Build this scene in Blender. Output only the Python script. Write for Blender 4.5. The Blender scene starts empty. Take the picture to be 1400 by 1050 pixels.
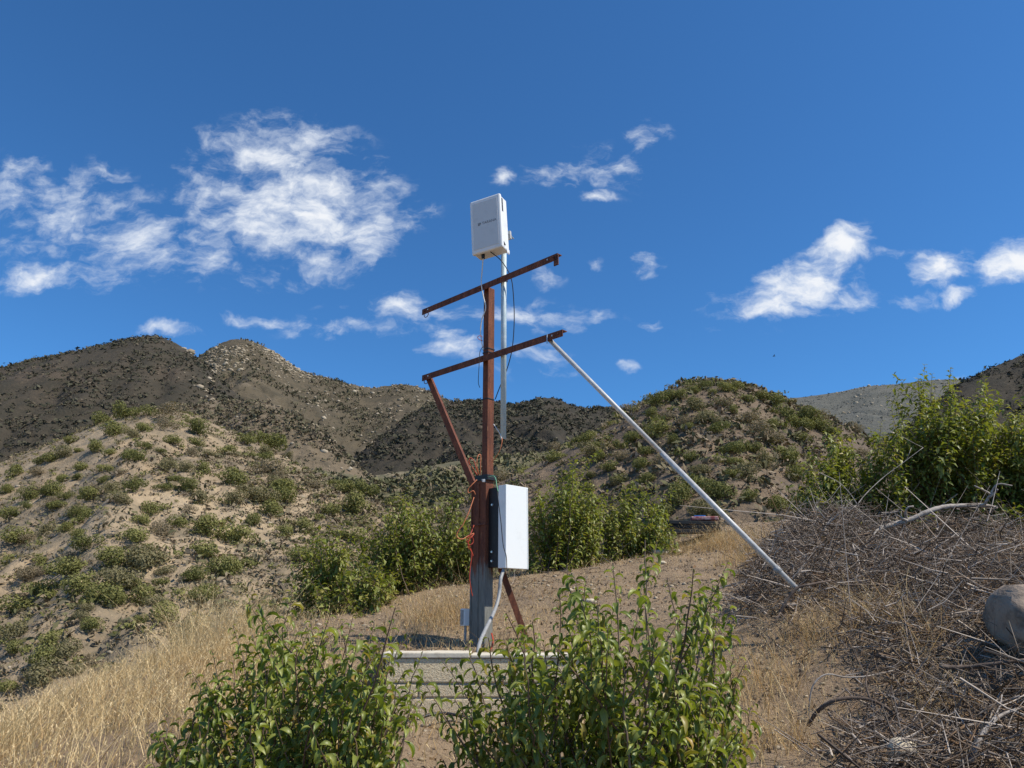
import bpy, math, random
import numpy as np
from mathutils import Vector, Matrix
random.seed(7)
RNG = np.random.default_rng(7)
R = math.radians
scene = bpy.context.scene
col = scene.collection

# ------------------------------------------------------------------ camera
EYE = 1.6
PITCH = math.atan(0.30)
CP, SP = math.cos(PITCH), math.sin(PITCH)
cam_d = bpy.data.cameras.new('camera')
cam = bpy.data.objects.new('camera', cam_d)
col.objects.link(cam)
cam.location = (0, 0, EYE)
cam.rotation_euler = (R(90) + PITCH, 0, 0)
cam_d.sensor_width = 36
cam_d.lens = 27.0
cam_d.clip_start = 0.05
cam_d.clip_end = 20000
scene.camera = cam

# ------------------------------------------------------------------ world, sun, exposure
SUN_AZ, SUN_EL = 109.0, 52.0        # clockwise from the view direction, height
SUN_DIR = Vector((math.sin(R(SUN_AZ)) * math.cos(R(SUN_EL)), math.cos(R(SUN_AZ)) * math.cos(R(SUN_EL)), math.sin(R(SUN_EL))))


def ray(px, py):
    """direction of a place in the view as (sideways, up) per metre forward"""
    X = (px - 700) / 1050.0
    Y = (525 - py) / 1050.0
    f = CP - SP * Y
    return X / f, (SP + CP * Y) / f


def at(px, py, d):
    u, v = ray(px, py)
    return Vector((u * d, d, EYE + v * d))


class NT:
    """small helper to write node trees"""
    def __init__(self, tree):
        self.t = tree
        self.n = tree.nodes
        self.l = tree.links
        self.n.clear()

    def add(self, kind, **kw):
        n = self.n.new(kind)
        for k, v in kw.items():
            setattr(n, k, v)
        return n

    def link(self, a, b):
        self.l.new(a, b)

    def val(self, sock, v):
        if isinstance(v, bpy.types.NodeSocket):
            self.l.new(v, sock)
        else:
            sock.default_value = v

    def math(self, op, a, b=None, c=None, clamp=False):
        n = self.add('ShaderNodeMath', operation=op, use_clamp=clamp)
        self.val(n.inputs[0], a)
        if b is not None:
            self.val(n.inputs[1], b)
        if c is not None:
            self.val(n.inputs[2], c)
        return n.outputs[0]

    def noise(self, vec, scale, detail=4, rough=0.55, dist=0.0, dims='3D'):
        n = self.add('ShaderNodeTexNoise', noise_dimensions=dims)
        if vec is not None:
            self.link(vec, n.inputs['Vector'])
        n.inputs['Scale'].default_value = scale
        n.inputs['Detail'].default_value = detail
        n.inputs['Roughness'].default_value = rough
        n.inputs['Distortion'].default_value = dist
        return n

    def ramp(self, fac, lo, hi, a=0.0, b=1.0, smooth=True):
        n = self.add('ShaderNodeMapRange', interpolation_type='SMOOTHSTEP' if smooth else 'LINEAR')
        self.val(n.inputs[0], fac)
        n.inputs[1].default_value = lo
        n.inputs[2].default_value = hi
        n.inputs[3].default_value = a
        n.inputs[4].default_value = b
        return n.outputs[0]

    def mix(self, fac, a, b, blend='MIX'):
        n = self.add('ShaderNodeMix', data_type='RGBA', blend_type=blend)
        self.val(n.inputs[0], fac)
        for s, v in ((n.inputs[6], a), (n.inputs[7], b)):
            if isinstance(v, bpy.types.NodeSocket):
                self.l.new(v, s)
            else:
                s.default_value = (*v, 1) if len(v) == 3 else v
        return n.outputs[2]


world = bpy.data.worlds.new('World')
scene.world = world
world.use_nodes = True
w = NT(world.node_tree)
w_out = w.add('ShaderNodeOutputWorld')
w_bg = w.add('ShaderNodeBackground')
w_bg.inputs[1].default_value = 0.112
world.cycles.sampling_method = 'NONE'
w.link(w_bg.outputs[0], w_out.inputs[0])
sky = w.add('ShaderNodeTexSky', sky_type='NISHITA')
sky.sun_disc = False
sky.sun_elevation = R(SUN_EL)
sky.sun_rotation = R(SUN_AZ)
sky.altitude = 1200
sky.air_density = 1.0
sky.dust_density = 0.15
sky.ozone_density = 3.0
SKY_MULT = 1.0
CLOUD_LUM = 8.0      # times the background strength
# clouds: (px, py, half width, half height, tilt in degrees, density)
CLOUDS = [
    (400, 285, 185, 95, 12, 1.0), (370, 212, 120, 60, -8, .95), (475, 300, 105, 55, 15, .95), (330, 270, 120, 70, 0, .75),
    (500, 235, 50, 40, 30, .55),
    (45, 268, 165, 62, 12, .80), (190, 325, 180, 62, 18, .85), (300, 350, 140, 55, 10, .68), (20, 300, 120, 50, 5, .7),
    (85, 374, 120, 28, -3, .90), (150, 232, 40, 24, 20, .5), (450, 345, 70, 26, 0, .6),
    (455, 445, 85, 26, 3, .72), (345, 436, 70, 13, 3, .62), (225, 447, 55, 11, 2, .62), (462, 415, 40, 14, 0, .6),
    (512, 356, 26, 14, 0, .65), (575, 280, 40, 24, 20, .55),
    (575, 417, 100, 26, 5, .72), (625, 472, 85, 36, 25, .78), (725, 428, 130, 26, 5, .82), (735, 492, 65, 28, 0, .76), (560, 452, 55, 20, 0, .6),
    (768, 232, 62, 38, -20, .76), (832, 226, 70, 32, 10, .74), (880, 186, 34, 30, -30, .76), (815, 268, 38, 14, 0, .78), (682, 247, 26, 15, -20, .66),
    (893, 352, 32, 24, 20, .82), (740, 378, 26, 18, 10, .74), (896, 438, 20, 10, 0, .66), (815, 364, 20, 12, 0, .6), (870, 498, 22, 10, 10, .6),
    (1085, 392, 120, 46, -22, 1.15), (1150, 345, 60, 40, -30, 1.1), (1050, 425, 95, 24, 0, .9), (1180, 395, 60, 36, -20, .72),
    (1285, 370, 58, 34, -25, .95), (1255, 406, 50, 17, -5, .82), (1312, 402, 44, 16, -14, .88), (1392, 362, 66, 32, -8, 1.05),
    (1312, 511, 24, 9, 8, .7), (1225, 350, 30, 14, 0, .5), (55, 330, 60, 20, 10, .5),
]
tc = w.add('ShaderNodeTexCoord')
sep = w.add('ShaderNodeSeparateXYZ')
w.link(tc.outputs['Generated'], sep.inputs[0])
yy = w.math('MAXIMUM', sep.outputs[1], 0.02)
uu = w.math('DIVIDE', sep.outputs[0], yy)
vv = w.math('DIVIDE', sep.outputs[2], yy)
comb = w.add('ShaderNodeCombineXYZ')
w.link(uu, comb.inputs[0])
w.link(vv, comb.inputs[1])
warp = w.noise(comb.outputs[0], 7.0, 5, .6)
vsub = w.add('ShaderNodeVectorMath', operation='SUBTRACT')
w.link(warp.outputs['Color'], vsub.inputs[0])
vsub.inputs[1].default_value = (.5, .5, .5)
vsc = w.add('ShaderNodeVectorMath', operation='MULTIPLY')
w.link(vsub.outputs[0], vsc.inputs[0])
vsc.inputs[1].default_value = (.10, .07, 0)
vad = w.add('ShaderNodeVectorMath', operation='ADD')
w.link(comb.outputs[0], vad.inputs[0])
w.link(vsc.outputs[0], vad.inputs[1])
acc = None
for (cx, cy, rx, ry, tilt, dens) in CLOUDS:
    dens = dens * (.86 if dens < .86 else .97)
    ry = ry * .9
    u0, v0 = ray(cx, cy)
    u1, _ = ray(cx + 10, cy)
    _, v1 = ray(cx, cy - 10)
    mp = w.add('ShaderNodeMapping', vector_type='TEXTURE')
    w.link(vad.outputs[0], mp.inputs[0])
    mp.inputs['Location'].default_value = (u0, v0, 0)
    mp.inputs['Rotation'].default_value = (0, 0, R(-tilt))
    mp.inputs['Scale'].default_value = ((u1 - u0) / 10 * rx * 1.5, (v1 - v0) / 10 * ry * 1.5, 1)
    ln = w.add('ShaderNodeVectorMath', operation='LENGTH')
    w.link(mp.outputs[0], ln.inputs[0])
    g = w.ramp(ln.outputs['Value'], 0.0, 1.0, dens, 0.0)
    acc = g if acc is None else w.math('MAXIMUM', acc, g)
# only the half of the sky ahead is laid out; elsewhere loose clouds drift by noise alone
ahead = w.ramp(sep.outputs[1], 0.05, 0.3)
acc = w.math('MULTIPLY', acc, ahead)
loose = w.noise(tc.outputs['Generated'], 2.6, 3, .5)
loose_m = w.ramp(loose.outputs[0], .56, .74, 0, .8)
loose_m = w.math('MULTIPLY', loose_m, w.math('SUBTRACT', 1.0, ahead))
acc = w.math('MAXIMUM', acc, loose_m)
mpf = w.add('ShaderNodeMapping', vector_type='POINT')
w.link(vad.outputs[0], mpf.inputs[0])
mpf.inputs['Scale'].default_value = (.9, 1.5, 1)
mpf.inputs['Rotation'].default_value = (0, 0, R(14))
fine = w.noise(mpf.outputs[0], 15.0, 8, .60, .1)
fine2 = w.noise(mpf.outputs[0], 48.0, 5, .6, .1)
fb = w.math('ADD', w.math('MULTIPLY', fine.outputs[0], .84), w.math('MULTIPLY', fine2.outputs[0], .16))
dn = w.math('ADD', acc, w.math('MULTIPLY', w.math('SUBTRACT', fb, .515), 2.8))
has = w.ramp(acc, 0.02, 0.3)
alpha = w.math('MULTIPLY', w.ramp(dn, .20, 1.2), has)
alpha = w.math('MULTIPLY', alpha, .95)
core = w.ramp(dn, .6, 1.35)
cc = w.mix(core, (.80 * CLOUD_LUM, .87 * CLOUD_LUM, .97 * CLOUD_LUM), (.97 * CLOUD_LUM, .98 * CLOUD_LUM, 1.0 * CLOUD_LUM))
skyc = w.mix(1.0, sky.outputs[0], (.44, .90, 1.25), 'MULTIPLY')
w.link(w.mix(alpha, skyc, cc), w_bg.inputs[0])

sun_d = bpy.data.lights.new('sun', 'SUN')
sun = bpy.data.objects.new('sun', sun_d)
col.objects.link(sun)
sun_d.energy = 5.0
sun_d.angle = R(0.53)
sun_d.color = (1.0, .93, .81)
sun.rotation_euler = (-SUN_DIR).to_track_quat('-Z', 'Y').to_euler()
sun.location = (20, -5, 30)

vs = scene.view_settings
vs.view_transform = 'Standard'
vs.look = 'None'
vs.exposure = 0.15
vs.gamma = 1.0
vs.use_curve_mapping = False
scene.cycles.use_denoising = True
scene.cycles.max_bounces = 6
scene.cycles.diffuse_bounces = 3
scene.cycles.transparent_max_bounces = 8


# ------------------------------------------------------------------ mesh helpers
def tag(o, label=None, cat=None, group=None, kind=None):
    if label:
        o['label'] = label
    if cat:
        o['category'] = cat
    if group:
        o['group'] = group
    if kind:
        o['kind'] = kind
    return o


def np_mesh(name, V, F, mat=None, colr=None, smooth=False):
    V = np.asarray(V, dtype=np.float32).reshape(-1, 3)
    F = np.asarray(F, dtype=np.int32)
    k = F.shape[1]
    me = bpy.data.meshes.new(name)
    me.vertices.add(len(V))
    me.vertices.foreach_set('co', V.ravel())
    me.loops.add(F.size)
    me.loops.foreach_set('vertex_index', F.ravel())
    me.polygons.add(len(F))
    me.polygons.foreach_set('loop_start', np.arange(0, F.size, k, dtype=np.int32))
    me.polygons.foreach_set('loop_total', np.full(len(F), k, dtype=np.int32))
    if smooth:
        me.polygons.foreach_set('use_smooth', np.ones(len(F), dtype=bool))
    if colr is not None:
        a = me.attributes.new('tint', 'FLOAT_COLOR', 'POINT')
        c = np.ones((len(V), 4), dtype=np.float32)
        c[:, :3] = colr
        a.data.foreach_set('color', c.ravel())
    me.update(calc_edges=True)
    me.validate()
    if mat:
        me.materials.append(mat)
    return me


def link_obj(name, me, parent=None, loc=(0, 0, 0)):
    o = bpy.data.objects.new(name, me)
    col.objects.link(o)
    o.location = loc
    if parent is not None:
        o.parent = parent
    return o


def empty(name, loc):
    o = bpy.data.objects.new(name, None)
    col.objects.link(o)
    o.location = loc
    o.empty_display_size = .1
    return o


class MB:
    """collects solid shapes (world coordinates) and links them as one mesh"""
    def __init__(self):
        self.v, self.f = [], []

    def add(self, verts, faces):
        n = len(self.v)
        self.v += [tuple(v) for v in verts]
        self.f += [tuple(n + i for i in f) for f in faces]

    def box(self, c, ax, ay, az, hx, hy, hz, ch=0.0):
        """box with half sizes along three unit axes; ch chamfers the edges"""
        c, ax, ay, az = Vector(c), Vector(ax), Vector(ay), Vector(az)
        import bmesh
        bm = bmesh.new()
        bmesh.ops.create_cube(bm, size=2.0)
        for v in bm.verts:
            v.co = Vector((v.co.x * hx, v.co.y * hy, v.co.z * hz))
        if ch > 0:
            bmesh.ops.bevel(bm, geom=list(bm.edges), offset=ch, segments=2, affect='EDGES', profile=.5)
        bm.verts.index_update()
        vs_ = [c + ax * v.co.x + ay * v.co.y + az * v.co.z for v in bm.verts]
        fs = [[v.index for v in f.verts] for f in bm.faces]
        if ax.cross(ay).dot(az) < 0:
            fs = [f[::-1] for f in fs]
        bm.free()
        self.add(vs_, fs)

    def tube(self, pts, rad, sides=8, cap=True):
        pts = [Vector(p) for p in pts]
        n = len(pts)
        if not hasattr(rad, '__len__'):
            rad = [rad] * n
        up = Vector((0, 0, 1))
        t0 = (pts[1] - pts[0]).normalized()
        if abs(t0.dot(up)) > .95:
            up = Vector((1, 0, 0))
        a = t0.cross(up).normalized()
        vs_, fs = [], []
        for i, p in enumerate(pts):
            t = (pts[min(i + 1, n - 1)] - pts[max(i - 1, 0)]).normalized()
            a = (a - t * a.dot(t)).normalized()
            b = t.cross(a)
            for k in range(sides):
                th = 2 * math.pi * k / sides
                vs_.append(p + (a * math.cos(th) + b * math.sin(th)) * rad[i])
        for i in range(n - 1):
            for k in range(sides):
                k2 = (k + 1) % sides
                fs.append((i * sides + k, i * sides + k2, (i + 1) * sides + k2, (i + 1) * sides + k))
        if cap:
            fs.append(tuple(range(sides))[::-1])
            fs.append(tuple((n - 1) * sides + k for k in range(sides)))
        self.add(vs_, fs)

    def prism(self, origin, ax, ay, az, outline, length):
        """outline (2-D, in ax/ay) extruded along az"""
        origin, ax, ay, az = Vector(origin), Vector(ax), Vector(ay), Vector(az)
        n = len(outline)
        vs_ = [origin + ax * p[0] + ay * p[1] for p in outline] + [origin + ax * p[0] + ay * p[1] + az * length for p in outline]
        fs = [tuple(range(n))[::-1], tuple(range(n, 2 * n))]
        for i in range(n):
            j = (i + 1) % n
            fs.append((i, j, n + j, n + i))
        if ax.cross(ay).dot(az) < 0:
            fs = [f[::-1] for f in fs]
        self.add(vs_, fs)

    def build(self, name, mat, parent=None, smooth=False, origin=None):
        o0 = Vector(origin) if origin is not None else (Vector(parent.location) if parent is not None else Vector((0, 0, 0)))
        if parent is not None:
            o0 = abs_loc(parent) if origin is None else Vector(origin)
        me = bpy.data.meshes.new(name)
        me.from_pydata([tuple(Vector(v) - o0) for v in self.v], [], self.f)
        me.validate()
        if smooth:
            for p in me.polygons:
                p.use_smooth = True
        me.materials.append(mat)
        o = bpy.data.objects.new(name, me)
        col.objects.link(o)
        if parent is not None:
            o.parent = parent
            o.location = o0 - abs_loc(parent)
        else:
            o.location = o0
        return o


def abs_loc(o):
    p = Vector(o.location)
    while o.parent is not None:
        o = o.parent
        p = p + Vector(o.location)
    return p


# ------------------------------------------------------------------ noise (vectorised)
def _hash(ix, iy, seed):
    h = (ix.astype(np.int64) * 374761393 + iy.astype(np.int64) * 668265263 + seed * 1442695041) & 0xFFFFFFFF
    h = ((h ^ (h >> 13)) * 1274126177) & 0xFFFFFFFF
    h = h ^ (h >> 16)
    return (h & 0xFFFF) / 65535.0


def vnoise(x, y, seed=0):
    x = np.asarray(x, dtype=np.float64)
    y = np.asarray(y, dtype=np.float64)
    ix, iy = np.floor(x), np.floor(y)
    fx, fy = x - ix, y - iy
    fx = fx * fx * fx * (fx * (fx * 6 - 15) + 10)
    fy = fy * fy * fy * (fy * (fy * 6 - 15) + 10)
    a, b = _hash(ix, iy, seed), _hash(ix + 1, iy, seed)
    c, d = _hash(ix, iy + 1, seed), _hash(ix + 1, iy + 1, seed)
    return (a + (b - a) * fx) * (1 - fy) + (c + (d - c) * fx) * fy


def fbm(x, y, seed=0, octv=5, gain=.5):
    s, a, n = 0.0, 1.0, 0.0
    for o in range(octv):
        s = s + a * (vnoise(x, y, seed + o * 17) - .5)
        n += a
        a *= gain
        x, y = x * 2.03 + 11.3, y * 2.03 - 7.7
    return s / n * 2


def ridged(x, y, seed=0, octv=4):
    s, a, n = 0.0, 1.0, 0.0
    for o in range(octv):
        s = s + a * (1 - np.abs(2 * vnoise(x, y, seed + o * 31) - 1))
        n += a
        a *= .5
        x, y = x * 2.1 + 3.3, y * 2.1 + 9.1
    return s / n


def sstep(a, b, x):
    t = np.clip((x - a) / (b - a), 0, 1)
    return t * t * (3 - 2 * t)


# ------------------------------------------------------------------ materials
def material(name):
    m = bpy.data.materials.new(name)
    m.use_nodes = True
    t = NT(m.node_tree)
    out = t.add('ShaderNodeOutputMaterial')
    p = t.add('ShaderNodeBsdfPrincipled')
    t.link(p.outputs[0], out.inputs[0])
    p.inputs['Roughness'].default_value = .8
    p.inputs['Specular IOR Level'].default_value = .25
    t.p, t.out = p, out
    return m, t


def position(t):
    g = t.add('ShaderNodeNewGeometry')
    return g.outputs['Position']


def bump(t, height, strength, distance):
    b = t.add('ShaderNodeBump')
    b.inputs['Strength'].default_value = strength
    b.inputs['Distance'].default_value = distance
    t.link(height, b.inputs['Height'])
    t.link(b.outputs[0], t.p.inputs['Normal'])


def mat_hill(name, base, pale, scrub, sc=1.0, pale_amt=.5, scrub_amt=.5, bump_d=.5, side=None):
    m, t = material(name)
    P = position(t)
    n1 = t.noise(P, .035 * sc, 6, .6)
    n2 = t.noise(P, .16 * sc, 6, .65)
    n3 = t.noise(P, .8 * sc, 5, .7)
    c = t.mix(t.ramp(n1.outputs[0], .62 - .25 * pale_amt, .75 - .15 * pale_amt), base, pale)
    f2 = t.ramp(n2.outputs[0], .66 - .28 * scrub_amt, .76 - .24 * scrub_amt)
    f2 = t.math('MULTIPLY', f2, t.ramp(n3.outputs[0], .35, .6, .25, 1.0))
    c = t.mix(f2, c, scrub)
    c = t.mix(t.ramp(n3.outputs[0], .3, .75, .45, 0), c, tuple(v * .55 for v in base))
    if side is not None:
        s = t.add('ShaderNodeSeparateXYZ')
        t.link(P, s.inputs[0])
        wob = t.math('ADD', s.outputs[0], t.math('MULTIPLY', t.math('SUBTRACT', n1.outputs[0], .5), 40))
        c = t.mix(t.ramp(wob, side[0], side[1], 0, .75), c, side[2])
    t.link(c, t.p.inputs['Base Color'])
    t.p.inputs['Roughness'].default_value = .95
    bump(t, t.math('ADD', n3.outputs[0], t.math('MULTIPLY', n2.outputs[0], 2.0)), .8, bump_d)
    return m


M = {}
M['hill_tan'] = mat_hill('dry_grass_hill', (.325, .245, .155), (.43, .33, .21), (.175, .145, .10), 1.0, .5, .65, .5)
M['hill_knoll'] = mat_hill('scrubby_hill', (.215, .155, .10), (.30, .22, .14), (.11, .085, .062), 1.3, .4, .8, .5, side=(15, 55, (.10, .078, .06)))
M['hill_saddle'] = mat_hill('olive_scrub_slope', (.17, .145, .082), (.25, .20, .125), (.085, .085, .045), 1.0, .4, .8, .5)
M['hill_spur'] = mat_hill('brown_scrub_slope', (.185, .142, .092), (.26, .205, .135), (.10, .083, .056), .7, .4, .65, 1.0)
M['mountain_painted_shade'] = mat_hill('shade_painted_chaparral', (.055, .046, .033), (.092, .070, .049), (.033, .031, .022), .4, .45, .75, 1.5)  # dense scrub slope, darkened in colour to stand in for a cloud shadow
M['mountain_brown_shade'] = mat_hill('shade_painted_brown_chaparral', (.064, .053, .037), (.105, .08, .056), (.042, .038, .027), .4, .45, .7, 1.5)  # brown scrub slope with the cloud's shade mixed into the albedo
M['mountain_rocky'] = mat_hill('rocky_chaparral', (.115, .092, .058), (.19, .15, .10), (.07, .06, .04), .6, .35, .7, 1.5)
M['mountain_painted_haze'] = mat_hill('haze_painted_chaparral', (.135, .132, .110), (.18, .168, .138), (.105, .108, .092), .12, .3, .6, 6)  # greyed albedo replaces the haze of distance


def mat_ground():
    m, t = material('dry_litter_soil')
    P = position(t)
    n1 = t.noise(P, .55, 5, .6)
    n2 = t.noise(P, 5.0, 6, .7)
    n3 = t.noise(P, 45.0, 5, .7)
    n4 = t.noise(P, 160.0, 3, .6)
    c = t.mix(t.ramp(n1.outputs[0], .35, .65), (.36, .255, .155), (.28, .20, .13))
    c = t.mix(t.ramp(n2.outputs[0], .5, .72), c, (.12, .088, .062))
    c = t.mix(t.ramp(n3.outputs[0], .5, .68, 0, .8), c, (.38, .29, .19))
    c = t.mix(t.ramp(n3.outputs[0], .28, .44, .8, 0), c, (.07, .05, .036))
    c = t.mix(t.ramp(n4.outputs[0], .55, .7, 0, .5), c, (.42, .34, .24))
    t.link(c, t.p.inputs['Base Color'])
    t.p.inputs['Roughness'].default_value = .95
    bump(t, t.math('ADD', n3.outputs[0], t.math('MULTIPLY', n4.outputs[0], .5)), .9, .03)
    return m


M['ground'] = mat_ground()


def mat_attr(name, c0, c1, c2=None, rough=.75, trans=0.0, spec=.25, vein=None, tcol=None):
    """colour from the tint attribute: R mixes c0 to c1, B mixes in c2 (age), G is the midrib"""
    m, t = material(name)
    a = t.add('ShaderNodeAttribute', attribute_name='tint')
    s = t.add('ShaderNodeSeparateColor')
    t.link(a.outputs['Color'], s.inputs[0])
    c = t.mix(s.outputs[0], c0, c1)
    if c2 is not None:
        c = t.mix(s.outputs[2], c, c2)
    if vein is not None:
        c = t.mix(t.ramp(s.outputs[1], .75, 1.0, 0, .6), c, vein)
    t.link(c, t.p.inputs['Base Color'])
    t.p.inputs['Roughness'].default_value = rough
    t.p.inputs['Specular IOR Level'].default_value = spec
    if trans > 0:
        tr = t.add('ShaderNodeBsdfTranslucent')
        tcx = t.mix(1.0, c, tcol or (1.5, 1.6, .6), 'MULTIPLY')
        t.link(tcx, tr.inputs[0])
        mx = t.add('ShaderNodeMixShader')
        mx.inputs[0].default_value = trans
        t.link(t.p.outputs[0], mx.inputs[1])
        t.link(tr.outputs[0], mx.inputs[2])
        t.link(mx.outputs[0], t.out.inputs[0])
    return m


M['leaf'] = mat_attr('laurel_leaf', (.115, .155, .022), (.31, .325, .08), (.38, .25, .07), .42, .30, .4, vein=(.24, .27, .10))
M['leaf_mid'] = mat_attr('laurel_leaf_yellowish', (.13, .16, .028), (.27, .275, .065), (.34, .27, .07), .45, .28, .35, vein=(.24, .27, .10))
M['stem'] = mat_attr('reddish_stem', (.11, .065, .045), (.20, .15, .11), None, .7)
M['shrub'] = mat_attr('shrub_leaf', (.125, .130, .045), (.235, .225, .08), (.235, .185, .13), .8, .15, .1)
M['tuft'] = mat_attr('scrub_leaf', (.10, .10, .052), (.185, .17, .09), (.24, .185, .13), .9, 0, .05)
M['tuft_painted_haze'] = mat_attr('haze_painted_scrub_leaf', (.12, .13, .11), (.19, .19, .155), (.20, .18, .145), .9, 0, .05)  # leaf colour greyed in place of distant haze
M['tuft_painted_shade'] = mat_attr('shade_painted_scrub_leaf', (.062, .061, .042), (.105, .097, .066), (.125, .10, .074), .9, 0, .05)  # scrub leaves carry the unbuilt cloud shadow in their dark colour
M['tuft_mid'] = mat_attr('mid_scrub_leaf', (.095, .09, .055), (.16, .14, .085), (.18, .14, .10), .9, 0, .05)
M['grass'] = mat_attr('dry_grass', (.60, .44, .21), (.84, .67, .39), (.42, .26, .11), .65, .3, .2, tcol=(1, 1, .9))
M['twig'] = mat_attr('dead_twig', (.072, .053, .040), (.46, .395, .335), (.19, .115, .06), .8, 0, .2)
M['litter'] = mat_attr('leaf_litter', (.15, .105, .07), (.44, .34, .22), (.24, .14, .07), .85, 0, .1)
M['rock_stuff'] = mat_attr('pale_outcrop', (.23, .185, .125), (.43, .36, .265), None, .9, 0, .1)


def mat_simple(name, c, rough=.6, metal=0.0, c2=None, sc=20, amt=.5, spec=.4, bmp=0.0, bd=.003):
    m, t = material(name)
    P = position(t)
    if c2 is not None:
        n = t.noise(P, sc, 6, .65)
        cc_ = t.mix(t.ramp(n.outputs[0], .62 - amt * .3, .78 - amt * .2), c, c2)
        t.link(cc_, t.p.inputs['Base Color'])
        if bmp:
            bump(t, n.outputs[0], bmp, bd)
    else:
        t.p.inputs['Base Color'].default_value = (*c, 1)
    t.p.inputs['Roughness'].default_value = rough
    t.p.inputs['Metallic'].default_value = metal
    t.p.inputs['Specular IOR Level'].default_value = spec
    return m


def mat_rust(name, fade=None):
    m, t = material(name)
    P = position(t)
    mp = t.add('ShaderNodeMapping')
    mp.inputs['Scale'].default_value = (1, 1, .16)
    t.link(P, mp.inputs[0])
    n1 = t.noise(mp.outputs[0], 22, 6, .7)
    n2 = t.noise(P, 60, 5, .7)
    n3 = t.noise(mp.outputs[0], 70, 4, .6)
    c = t.mix(t.ramp(n1.outputs[0], .35, .65), (.10, .036, .022), (.20, .070, .036))
    c = t.mix(t.ramp(n2.outputs[0], .45, .68, 0, .8), c, (.075, .030, .022))
    c = t.mix(t.ramp(n3.outputs[0], .62, .75, 0, .65), c, (.42, .22, .12))
    if fade:
        s = t.add('ShaderNodeSeparateXYZ')
        t.link(P, s.inputs[0])
        z = t.math('ADD', s.outputs[2], t.math('MULTIPLY', t.math('SUBTRACT', n1.outputs[0], .5), .7))
        g = t.mix(t.ramp(n3.outputs[0], .35, .7), (.15, .155, .14), (.215, .215, .195))
        c = t.mix(t.ramp(z, fade[0], fade[1]), g, c)
    t.link(c, t.p.inputs['Base Color'])
    t.p.inputs['Roughness'].default_value = .75
    bump(t, n2.outputs[0], .4, .004)
    return m


M['rust'] = mat_rust('rusty_steel')
M['rust_galv'] = mat_rust('rusty_galvanised_steel', (EYE + .30, EYE + .46))
M['rust_dark'] = mat_simple('dark_rusty_steel', (.10, .04, .028), .75, 0, (.22, .08, .045), 40, .5, .3, .4)
M['pipe_blue'] = mat_simple('pale_painted_pipe', (.40, .50, .54), .45, 0, (.52, .60, .62), 25, .5, .5)
M['galv'] = mat_simple('galvanised_pipe', (.46, .45, .43), .45, .0, (.60, .59, .57), 30, .5, .5)
M['conduit'] = mat_simple('grey_conduit', (.27, .27, .265), .5, .0, (.38, .38, .37), 40, .5)
M['white_paint'] = mat_simple('white_enclosure_paint', (.78, .80, .79), .4, 0, (.70, .72, .71), 6, .3, .4)
M['white_plastic'] = mat_simple('white_plastic', (.76, .77, .76), .38, 0, (.68, .69, .68), 9, .35, .4)
M['radome'] = mat_simple('pale_grey_plastic', (.60, .62, .62), .5, 0, (.54, .56, .56), 14, .4, .3)
M['logo'] = mat_simple('grey_print', (.17, .18, .19), .6)
M['black'] = mat_simple('black_plastic', (.012, .012, .013), .5)
M['black_steel'] = mat_simple('black_painted_steel', (.010, .010, .011), .55, 0, (.03, .028, .026), 30, .3)
M['dark_slot'] = mat_simple('dark_vent', (.03, .03, .032), .7)
M['red_wire'] = mat_simple('red_wire', (.42, .055, .025), .5)
M['orange_wire'] = mat_simple('faded_orange_wire', (.52, .17, .07), .55)
M['green_wire'] = mat_simple('green_wire', (.14, .36, .20), .5)
M['white_cable'] = mat_simple('white_cable', (.66, .64, .60), .5)
M['steel'] = mat_simple('bright_steel', (.55, .55, .54), .35, .8)
M['concrete'] = mat_simple('pebbly_concrete', (.76, .63, .42), .9, 0, (.44, .35, .23), 75, .42, .15, 1.0, .02)
M['concrete_cap'] = mat_simple('smooth_concrete', (.63, .57, .45), .9, 0, (.48, .42, .32), 22, .5, .15, .5, .004)
M['boulder'] = mat_simple('grey_boulder_stone', (.30, .235, .18), .9, 0, (.15, .12, .095), 9, .5, .15, .8, .03)
M['stone'] = mat_simple('pale_stone', (.55, .48, .36), .9, 0, (.40, .34, .25), 12, .5, .15, .7, .02)
M['branch'] = mat_simple('weathered_wood', (.38, .335, .29), .85, 0, (.20, .165, .14), 16, .5, .15, .8, .01)
M['branch_dark'] = mat_simple('dark_branch_bark', (.10, .075, .06), .85, 0, (.19, .15, .12), 18, .5, .15, .8, .01)
M['hose'] = mat_simple('black_hose_rubber', (.025, .025, .026), .45)
M['solar'] = mat_simple('black_glass_panel', (.012, .014, .022), .25, 0, None, 1, 0, .5)
M['alu'] = mat_simple('dull_frame_metal', (.018, .021, .023), .5)
M['red_plastic'] = mat_simple('red_plastic', (.26, .06, .06), .6, 0, (.50, .34, .32), 14, .7)
M['blue_plastic'] = mat_simple('blue_plastic', (.03, .14, .42), .4)
M['cloud'] = mat_simple('cloud_white', (.9, .9, .9), 1.0, 0, None, 1, 0, 0.0)
M['feather'] = mat_simple('dark_feather', (.02, .02, .02), .8)


# ------------------------------------------------------------------ near ground: thin-plate surface through surveyed points
def P3(px, py, d, dz=0.0):
    p = at(px, py, d)
    return (p.x, p.y, p.z - EYE + dz)


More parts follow.
